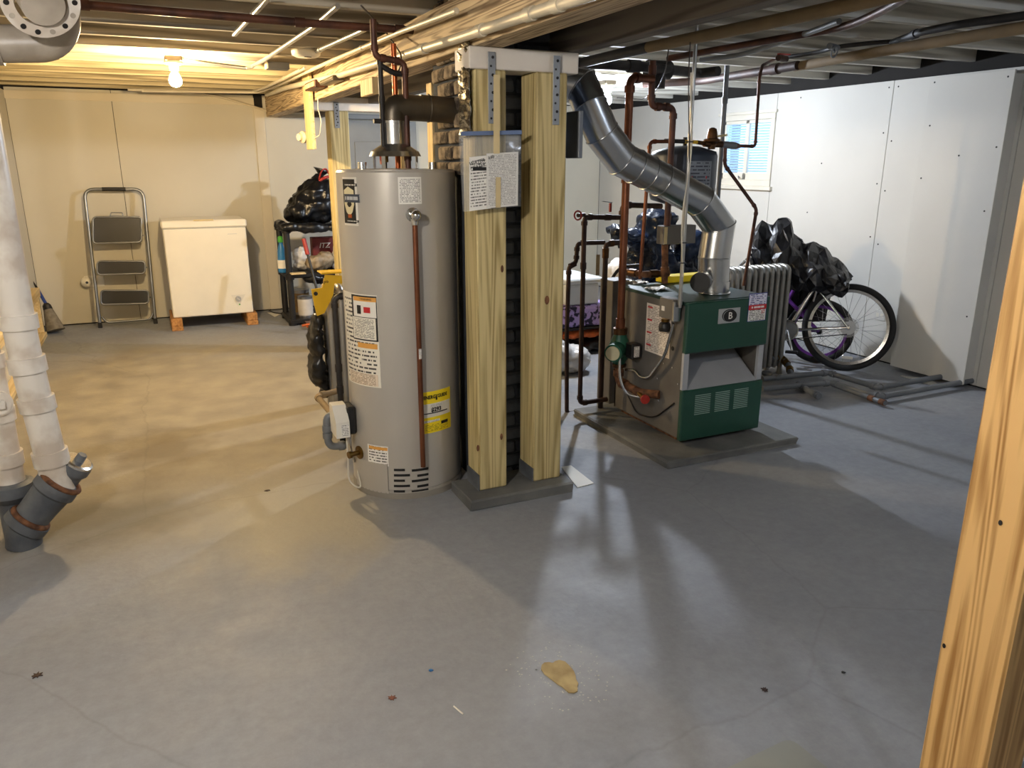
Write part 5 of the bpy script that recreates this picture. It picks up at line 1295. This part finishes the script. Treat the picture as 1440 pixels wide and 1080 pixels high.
o = MB().prism([PZ(1266, 529, .002), PZ(1302, 533, .002), PZ(1318, 540, .002), PZ(1310, 542, .002)], (0, 0, .006)).build('drywall_scrap', 'drywall'); tag(o, 'white drywall scrap on the floor under the boxed out panel', 'scrap')

# ------------------------------------------------------------------ things stored behind the boiler
q = PY(835, 395, 5.3)
cbx = thing('storage_bin', 'white plastic storage bin with a rounded lid on the purple suitcase', 'bin', (3.05, 5.5, .5))
zB = PY(830, 428, 5.3).z; zT = PY(830, 390, 5.3).z; xa, xb = PY(797, 410, 5.3).x, PY(846, 410, 5.3).x
zP = PY(830, 462, 5.3).z
MB().box((xa, 5.3, zB), (xb - .02, 5.75, zT - .05), .02).build('bin_body', 'bin_white', cbx); MB().box((xa - .02, 5.28, zT - .05), (xb, 5.77, zT), .018).build('bin_lid', 'bin_white', cbx)
sc = thing('suitcase', 'purple patterned suitcase under the white storage bin', 'suitcase', (3.1, 5.5, zP))
MB().box((xa - .05, 5.28, zP + .02), (xb + .12, 5.78, zB - .003), .03).build('case_shell', 'purple_print', sc); MB().box((xa - .055, 5.275, zP), (xb + .125, 5.785, zP + .019), .006).build('case_band', 'plastic_black', sc)
zO = PY(830, 478, 5.35).z
tag(blob('orange_jacket', [((xa + .12, 5.4, zP * .77), (.2, .12, zP * .17)), ((xb - .06, 5.42, zP * .76), (.16, .12, zP * .17))], .02, 'orange_cloth', None, .03, .05), 'folded orange jacket squeezed under the purple suitcase', 'jacket')
bpile = [((xa + .1, 5.5, zP * .25), (.26, .2, zP * .3)), ((xb, 5.5, zP * .28), (.22, .2, zP * .3)), ((xa + .25, 5.45, zP * .2), (.3, .2, zP * .25))]
tag(blob('trash_bag', bpile, .025, 'bag_black', None, .05, .09, flat=.002), 'big black trash bag on the floor below the orange jacket', 'trash bag')
w0 = PZ(808, 528, 0)
tag(blob('plastic_bag', [((w0.x + .03, w0.y + .1, .1), (.15, .13, .1)), ((w0.x - .08, w0.y + .1, .13), (.1, .12, .12))], .02, 'bag_white', None, .035, .06, flat=.002), 'white plastic bag on the floor before the black trash bag', 'bag')
# dark blue bags behind the boiler top
def bagpx(nm, lb, cat, pts, Y, m, vox=.02, disp=.04):
    sh_ = []
    for x, y, rx_, rz_ in pts:
        p = PY(x, y, Y); k = PY(x + rx_, y, Y).x - p.x; kz = p.z - PY(x, y + rz_, Y).z; sh_.append((p, (k, .14, kz)))
    o = blob(nm, sh_, vox, m, None, disp, .08); return tag(o, lb, cat)
bagpx('trash_bag', 'glossy dark blue bag heaped behind the relay box and copper pipes', 'trash bag', [(915, 345, 22, 42), (925, 310, 24, 16), (905, 370, 22, 30), (930, 375, 30, 25), (960, 380, 30, 22), (970, 350, 20, 30), (868, 325, 9, 9), (885, 335, 20, 12), (930, 440, 40, 60), (960, 470, 40, 60)], 4.75, 'bag_blue', .026, .06)
bagpx('plastic_bag', 'clear grey plastic bag bulging left of the copper riser', 'bag', [(872, 385, 16, 22), (870, 400, 14, 16), (874, 430, 16, 30), (874, 470, 16, 40)], 5.15, 'bag_white', .02, .03)

# ------------------------------------------------------------------ white drain stack at the left
SY = 3.42
def SP(x, y): return PY(x, y, SY)
s0 = SP(26, 452); s1 = SP(40, 520); s2 = SP(79, 672)
top = Vector((SP(3, 120).x, SY, 2.1)); r_p = .057
stk = thing('drain_stack', 'dirty white drain pipe slanting into the grey cast iron fitting', 'drain pipe', (s2.x, SY, .2))
MB().tube([Vector((s0.x, SY, 2.15)), s0], r_p, 28).build('upper_pipe', 'pvc', stk)
MB().tube([s0 - Vector((0, 0, .001)), s0 - Vector((0, 0, .05)), s1, s2 + (s1 - s2).normalized() * .1], r_p * 1.0, 28, .08).build('bend', 'pvc', stk)
def hubring(t, c, d, r, h, m='pvc'): d = Vector(d).normalized(); return MB().lathe([(r, -h / 2), (r, h / 2)], c, d, 32).build('coupling', m, t)
dsl = (s2 - s1).normalized()
hubring(stk, s0, (0, 0, 1), r_p + .01, .055); hubring(stk, s1 + (s0 - s1) * .12, dsl + Vector((0, 0, -.3)), r_p + .01, .06)
hubring(stk, s1.lerp(s2, .3), dsl, r_p + .009, .055); hubring(stk, s1.lerp(s2, .8), dsl, r_p + .009, .06)
MB().tube([s1.lerp(s2, .5), s2 + dsl * .08], r_p, 28).build('lower_pipe', 'pvc', stk)
# cast iron wye
ci = thing('cast_iron_wye', 'grey cast iron wye with rusty hub rims at the drain base', 'pipe fitting', (s2.x, SY, 0))
base = PZ(42, 752, 0); base = Vector((base.x, SY, 0))
hub = s2 + dsl * .03; dn = (base + Vector((0, 0, .08)) - hub).normalized()
MB().lathe([(.082, 0), (.085, .03), (.085, .05), (.075, .06), (.07, .12), (.066, .2)], hub - dn * .02, dn, 32).build('hub_body', 'cast_grey', ci)
MB().torus(hub - dn * .018, dn, .077, .011, 40, 10).build('rusty_rim', 'rust', ci)
el = hub + dn * .17
MB().tube([el - dn * .05, base + Vector((0, 0, .07)), base + Vector((-.01, 0, .0))], .066, 28, .05).build('lower_bend', 'cast_grey', ci)
MB().torus(el, dn, .068, .013, 40, 10).build('rusty_rim', 'rust', ci)
MB().lathe([(.085, 0), (.085, .035), (.07, .045)], el + dn * .005, dn, 32).build('lower_hub', 'cast_grey', ci)
cu = Vector((.55, -.15, .75)).normalized(); cc_ = PY(108, 652, SY + .02)
MB().lathe([(.045, 0), (.05, .08), (.062, .1), (.062, .135)], cc_ - cu * .13, cu, 28).build('cleanout_branch', 'cast_grey', ci)
cpn = MB().lathe([(.062, 0), (.06, .008), (.05, .012)], cc_ + cu * .006, cu, 28).build('cleanout_cap', 'galv', ci)
MB().lathe([(.02, 0), (.018, .03)], cc_ + cu * .018, cu, 6).build('cap_nut', 'cast_grey', cpn)
# second stack with cleanout tee
X2 = PY(15, 640, SY - .0); tx = SP(12, 620).x
t2_ = thing('cleanout_tee', 'white drain tee with a round cleanout plug beside the slanting pipe', 'drain pipe', (tx, SY + .02, .1))
zA, zBt = SP(10, 690).z, SP(10, 505).z
MB().cyl((tx - .04, SY + .1, zA), (tx - .04, SY + .1, zBt), r_p, n=28).build('tee_body', 'pvc', t2_)
MB().cyl((tx - .04, SY + .1, zBt), (tx - .04, SY + .1, 2.15), r_p * .95, n=24).build('upper_pipe', 'pvc_dirty', t2_)
for z in (zBt - .02, SP(10, 590).z, SP(10, 655).z): hubring(t2_, (tx - .04, SY + .1, z), (0, 0, 1), r_p + .009, .055)
pv = Vector((tx - .04, SY + .1, SP(10, 570).z)); pd = Vector((.35, -.93, 0)).normalized()
pl = MB().lathe([(.05, 0), (.05, .075)], pv, pd, 28).build('cleanout_collar', 'pvc', t2_)
MB().lathe([(.043, 0), (.043, .006)], pv + pd * .075, pd, 28).build('cleanout_plug', 'pvc', pl); MB().obox(pv + pd * .09, (.035, .02, .035), Matrix.Rotation(math.atan2(pd.y, pd.x) + R(90), 3, 'Z'), .003).build('plug_square', 'pvc', pl)
MB().lathe([(.06, -.03), (.085, 0), (.085, .045), (.068, .055)], (tx - .04, SY + .1, zA - .05), (0, 0, 1), 28).build('iron_hub', 'cast_grey', t2_)
MB().cyl((tx - .04, SY + .1, 0), (tx - .04, SY + .1, zA - .05), .056, n=24).build('iron_base', 'cast_grey', t2_)
# toilet flange and elbow overhead
ef = thing('toilet_flange', 'white closet flange with a ring of bolt holes under the ceiling', 'pipe fitting', PY(55, 30, 3.2))
e0 = PY(-60, 62, 3.25); e1 = PY(85, 62, 3.25); e2 = PY(58, 12, 3.2)
MB().tube([e0, e1 + Vector((-.02, 0, 0)), e1.lerp(e2, .6) + Vector((.05, -.02, .03)), e2 + Vector((-.005, -.02, .06))], .06, 28, .1, 8).build('elbow', 'pvc_dirty', ef)
for f_ in (.35,): hubring(ef, e0.lerp(e1, .32), e1 - e0, .067, .05, 'pvc_dirty')
rc = PY(57, 2, 3.0); ra = Vector((.25, -.75, -.5)).normalized()
rg = MB(); vs = []; nn = 40; q_ = Vector((0, 0, 1)).rotation_difference(ra).to_matrix()
for i in range(nn):
    a_ = 2 * math.pi * i / nn; d_ = q_ @ Vector((math.cos(a_), math.sin(a_), 0))
    vs += [rc + d_ * .075 - ra * .006, rc + d_ * .112 - ra * .006, rc + d_ * .112 + ra * .006, rc + d_ * .075 + ra * .006]
rg.add(vs, [[4 * i + k, 4 * ((i + 1) % nn) + k, 4 * ((i + 1) % nn) + (k + 1) % 4, 4 * i + (k + 1) % 4] for i in range(nn) for k in range(4)])
rgo = rg.build('flange_ring', 'pvc', ef)
for i in range(14):
    a_ = 2 * math.pi * i / 14; d_ = q_ @ Vector((math.cos(a_), math.sin(a_), 0)); MB().cyl(rc + d_ * .095 - ra * .0075, rc + d_ * .095 + ra * .0075, .0085, n=12).build('bolt_hole', 'ink' if i % 3 else 'pvc_dirty', rgo)
MB().cyl(rc - ra * .08, rc + ra * .03, .062, n=28).build('upper_pipe', 'pvc_dirty', ef)

# ------------------------------------------------------------------ ceiling runs, left side
ZC = 2.136
def run(name, label, cat, L, r, m, z=ZC, fil=.04, fit=(), fm=None):
    return pipe(name, label, cat, [PZ(p[0], p[1], p[2] if len(p) > 2 else z) for p in L], r, m, fil, fit=fit, fm=fm)
run('copper_main', 'long dark copper pipe crossing under the joists to the heater', 'pipe', [(60, 2), (240, 17), (440, 33), (582, 43)], .017, 'copper_old', 2.1, .02, fit=((0, .3), (1, .9), (2, .85)))
run('steel_conduit', 'short cut off steel conduit stub hanging under the dark joists', 'conduit', [(330, 48), (378, -4)], .0125, 'emt', fit=((0, .6),))
run('steel_conduit', 'steel conduit bending from the warm bulb up along the joists', 'conduit', [(252, 84), (348, 96), (372, 84), (440, 38), (475, 8)], .0125, 'emt', fit=((1, .3),))
run('steel_conduit', 'pale conduit ending beside the round smoke alarm', 'conduit', [(445, 72), (505, 45), (515, 40)], .0125, 'emt', fit=((0, .1),))
run('steel_conduit', 'innermost pale conduit of the bundle along the beam side', 'conduit', [(180, 126), (355, 129), (375, 122), (430, 95)], .0115, 'conduit_paint', 2.12, .06, fit=((2, .5),))
pipe('steel_conduit', 'middle pale conduit of the bundle along the beam side', 'conduit', [PZ(200, 128, 2.11), PZ(362, 130, 2.11), PX(385, 122, 1.12), PX(470, 84, 1.14), PX(560, 46, 1.16), PX(642, 15, 1.17)], .0115, 'conduit_paint', .06, fit=((3, .5),))
pipe('beam_pipe', 'thick pale pipe strapped along the rough sawn beam', 'pipe', [PX(375, 133, 1.165), PX(400, 124, 1.17), PX(480, 105, 1.18), PX(560, 80, 1.19), PX(640, 55, 1.2), PX(760, 15, 1.215), PX(850, -14, 1.225), PX(1500, -228, 1.245)], .019, 'conduit_paint', .08, fit=((4, .35), (4, .9), (3, .5), (5, .3)))
pipe('wall_cable', 'grey cable sagging across the top of the rear wall', 'cable', [PY(187, 127, YB - .02), PY(300, 133, YB - .02), PY(350, 148, YB - .02), PY(385, 159, YB - .02), PY(455, 158, YB - .02)], .011, 'conduit_paint', .15)
run('black_wire', 'thin black wire drooping from the ceiling to the gas riser', 'wire', [(508, 8), (545, 48), (565, 78, 1.98), (562, 100, 1.92), (552, 104, 1.9)], .004, 'wire_dark', 2.12, .06)
gv_ = PZ(1172, 66, 2.1); gvt = thing('gate_valve', 'small grey gate valve with a wire handwheel under the joists', 'valve', gv_)
MB().cyl(gv_ + Vector((-.05, -.02, 0)), gv_ + Vector((.05, .02, 0)), .016, n=12).build('valve_body', 'pipe_grey', gvt); MB().torus(gv_ + Vector((-.02, -.03, -.03)), (.2, -1, -.3), .026, .004, 20, 6).build('handwheel', 'pipe_grey', gvt); MB().cyl(gv_, gv_ + Vector((-.02, -.03, -.03)), .006, n=8).build('stem', 'pipe_grey', gvt)
p_ = PY(1030, 309, 4.36); tag(MB().bar((p_.x - .03, 4.4, 0), (p_.x, 4.36, p_.z), .02, .02, up=(0, 1, 0), ch=.003).build('wooden_stick', 'iron_brown'), 'dark wooden stick standing behind the flue pipe by the radiator', 'stick')
# round smoke alarm
da_ = PZ(430, 70, ZJ)
sa = thing('smoke_alarm', 'round white smoke alarm mounted on the joists', 'smoke alarm', da_)
MB().smooth_lathe([(.001, -.045), (.06, -.042), (.082, -.03), (.086, -.01), (.086, 0), (.001, 0)], da_, n=32).build('alarm_body', 'plastic_white', sa)
MB().box(da_ + Vector((-.02, -.05, -.046)), da_ + Vector((.02, -.04, -.043))).build('sounder_slot', 'ink', sa)
jb_ = PZ(390, 88, ZJ)
jj = thing('electrical_box', 'grey steel ceiling box with a conduit nozzle near the smoke alarm', 'electrical box', jb_)
MB().box(jb_ + Vector((-.07, -.05, -.045)), jb_ + Vector((.07, .05, 0)), .003).build('box_body', 'pipe_dark', jj); MB().box(jb_ + Vector((-.078, -.048, -.043)), jb_ + Vector((-.07, .048, -.002))).build('box_end', 'conduit_paint', jj)
cb_ = PZ(82, 110, 2.1); cl = thing('cable_bundle', 'pale wrapped cable bundle on the ledger over the rear wall', 'cable', (-.35, YB - .06, 2.07))
a_, b_ = PY(55, 112, YB - .05), PY(145, 116, YB - .05)
MB().tube([a_, b_], .022, 12).build('cables', 'pipe_dark', cl); c1, c2 = PY(116, 113, YB - .05), PY(143, 115, YB - .05); MB().tube([c1, c2], .035, 14).build('wrap', 'plastic_white', cl)

# ------------------------------------------------------------------ ceiling runs, right side
run('insulated_pipe', 'tan wrapped pipe with a grey end running beside the dark beam', 'pipe', [(802, 92), (912, 66.5)], .027, 'pipe_dark', 2.06)
run('insulated_pipe', 'long tan wrapped pipe sweeping out from the dark beam side', 'pipe', [(910, 67), (1060, 36), (1190, 8), (1300, -18), (1700, -110)], .027, 'pipe_tan', 2.06, .2)
run('insulated_pipe', 'long tan wrapped pipe nearer to the boxed out wall panel', 'pipe', [(1118, 94), (1250, 70), (1440, 39), (1500, 30), (1900, -35)], .027, 'pipe_tan', 2.07, .2)
run('steam_pipe', 'brown iron pipe leading into the outer tan wrapped pipe', 'pipe', [(905, 118), (985, 114), (1060, 102), (1122, 92)], .027, 'iron_brown', 2.07, .1, fit=((2, .5),))
run('steam_main', 'thick black iron main with a big tee above the second riser', 'pipe', [(806, 88), (905, 94), (985, 103), (1010, 100)], .03, 'iron_black', 2.06, .05, fit=((0, .85),))
mt = PZ(926, 98, 2.06); tag(MB().cyl(mt + Vector((-.08, 0, 0)), mt + Vector((.08, 0, 0)), .055, n=20).cyl(mt, mt - Vector((0, 0, .11)), .045, n=18).build('pipe_tee', 'iron_black'), 'big black iron tee above the stepped copper riser', 'pipe tee')
run('grey_cable', 'grey cable curving under the joists from the conduit pole', 'cable', [(985, 84), (1040, 78), (1090, 62), (1140, 45), (1180, 30)], .014, 'pipe_grey', 2.12, .12)
run('red_pipe', 'dark red pipe curving up beside the tan wrapped pipe', 'pipe', [(940, 82), (1030, 66), (1110, 52), (1190, 38), (1240, 16), (1285, -10)], .018, 'copper_old', 2.12, .2)
run('black_conduit', 'black conduit over the outer tan wrapped pipe by the wall', 'conduit', [(1255, 60, 2.12), (1295, 45), (1350, 34), (1440, 22), (1480, 16), (1900, -50)], .018, 'pipe_dark', 2.12, .06, fit=((0, .8),))
run('armoured_cable', 'thin cable snaking between the joists near the red valve', 'cable', [(1095, 82), (1150, 74), (1175, 66), (1230, 60), (1262, 58)], .012, 'pipe_dark', 2.13, .08)
vq = PZ(1100, 82, 2.1); vv_ = thing('ball_valve', 'red handled ball valve on the thin copper under the joists', 'valve', vq)
MB().cyl(vq + Vector((-.04, -.01, 0)), vq + Vector((.05, .02, 0)), .018, n=12).build('valve_body', 'iron_brown', vv_); MB().bar(vq + Vector((-.03, 0, .022)), vq + Vector((.07, .02, .026)), .02, .008).build('red_lever', 'red_paint', vv_)
for L, lb in (([(802, 98, 2.0), (805, 140, 1.85), (812, 152, 1.82), (840, 135, 1.9), (826, 110, 2.0), (835, 85, 2.08)], 'thin grey wire looping over the flue at the chimney'), ([(940, 70, 2.1), (936, 100, 2.0), (925, 125, 1.93), (905, 140, 1.9), (868, 137, 1.95)], 'thin brown wire hanging from the tee towards the cool bulb')):
    run('loose_wire', lb, 'wire', L, .0035, 'wire_dark', 2.0, .1)
bx_ = PX(1255, 63, 3.6)
# grey switch plate on the chimney edge
cq = PX(808, 180, CX1 + .012); sp_ = MB().box((CX1 + .001, cq.y - .06, cq.z - .13), (CX1 + .022, cq.y + .06, cq.z + .07), .003).build('cover_plate', 'pipe_grey'); tag(sp_, 'plain grey cover plate fixed to the chimney side by the flue', 'plate')

# ------------------------------------------------------------------ small things on the floor
o = MB().prism([PZ(789, 657, .001), PZ(803, 655, .001), PZ(835, 680, .001), PZ(812, 686, .001)], (0, 0, .003)).build('paper_leaflet', 'ink_white'); tag(o, 'white leaflet lying on the floor behind the concrete footing', 'paper')
random.seed(21)
c = PZ(789, 950, 0)
pt = []
for i in range(22):
    a_ = 2 * math.pi * i / 22; rr = 1 + .18 * math.sin(3 * a_ + 1) + random.uniform(-.08, .08); pt.append(c + Vector((.045 * rr * math.cos(a_), .085 * rr * math.sin(a_), .0005)))
for p in pt: d_ = p - c; p.x, p.y = c.x + d_.x * .9 + d_.y * -.15, c.y + d_.y * .9 + d_.x * .5
mat('putty', '#9b8558', .85, col2='#b7a374', var=.15, scale=14, bmp=.3); mat('chip_white', '#b9b6ae', .8)
o = MB().prism(pt, (0, 0, .003)).build('putty_patch', 'putty'); tag(o, 'ochre bare patch in the floor paint ringed with pale specks', 'floor patch')
sp = MB()
for i in range(150):
    a_ = random.uniform(0, 6.28); rr = random.uniform(.05, .17); p = c + Vector((rr * math.cos(a_) * 1.0, rr * math.sin(a_), 0)); s_ = random.uniform(.001, .0035)
    sp.add([p + Vector((s_ * math.cos(k), s_ * math.sin(k), .0012)) for k in (0, 1.2, 2.5, 3.8, 5.1)], [[0, 1, 2, 3, 4]])
o = sp.build('paint_specks', 'chip_white', fix=False); tag(o, 'pale paint specks scattered around the ochre floor patch', 'specks', kind='stuff')
def leafy(x, y, s, lb, m='leaf', nm='dry_leaf'):
    p = PZ(x, y, .001); pts = []
    for i in range(14):
        a_ = 2 * math.pi * i / 14; rr = s * (1 if i % 2 else .5) * random.uniform(.7, 1.1); pts.append(p + Vector((rr * math.cos(a_), rr * math.sin(a_), 0)))
    tag(MB().prism(pts, (0, 0, .003)).build(nm, m), lb, 'debris')
leafy(551, 982, .014, 'reddish dry leaf lying on the bare grey floor', 'leaf')
leafy(606, 943, .008, 'tiny turquoise paint chip on the grey floor', 'blue_plastic', 'paint_chip')
leafy(52, 950, .018, 'brown twisted leaf on the floor near the drain', 'iron_brown')
leafy(376, 690, .014, 'dark leaf fragment on the sandy floor before the heater', 'iron_brown')
leafy(1075, 970, .012, 'dark crumb on the floor near the pale tile', 'iron_brown', 'crumb')
leafy(1186, 946, .007, 'black crumb on the floor close to the pine post', 'ink', 'crumb')
tag(MB().tube([PZ(638, 993, .003), PZ(645, 999, .003), PZ(651, 1004, .003)], .0022, 6).build('white_sliver', 'plastic_white'), 'thin white plastic sliver on the floor', 'debris')
tl = [PZ(1040, 1080, .001), PZ(1110, 1046, .001), PZ(1128, 1052, .001), PZ(1152, 1080, .001)]
ax_ = (tl[1] - tl[0]).normalized(); bx2 = Vector((ax_.y, -ax_.x, 0)); o0 = tl[1]
o = MB().prism(path([o0 - ax_ * .3, o0, o0 + bx2 * .3, o0 + bx2 * .3 - ax_ * .3, o0 - ax_ * .3, o0], .03, 4)[1:-1], (0, 0, .02)).build('floor_tile', 'tile_pale'); tag(o, 'pale rounded tile lying on the floor by the pine post', 'tile')
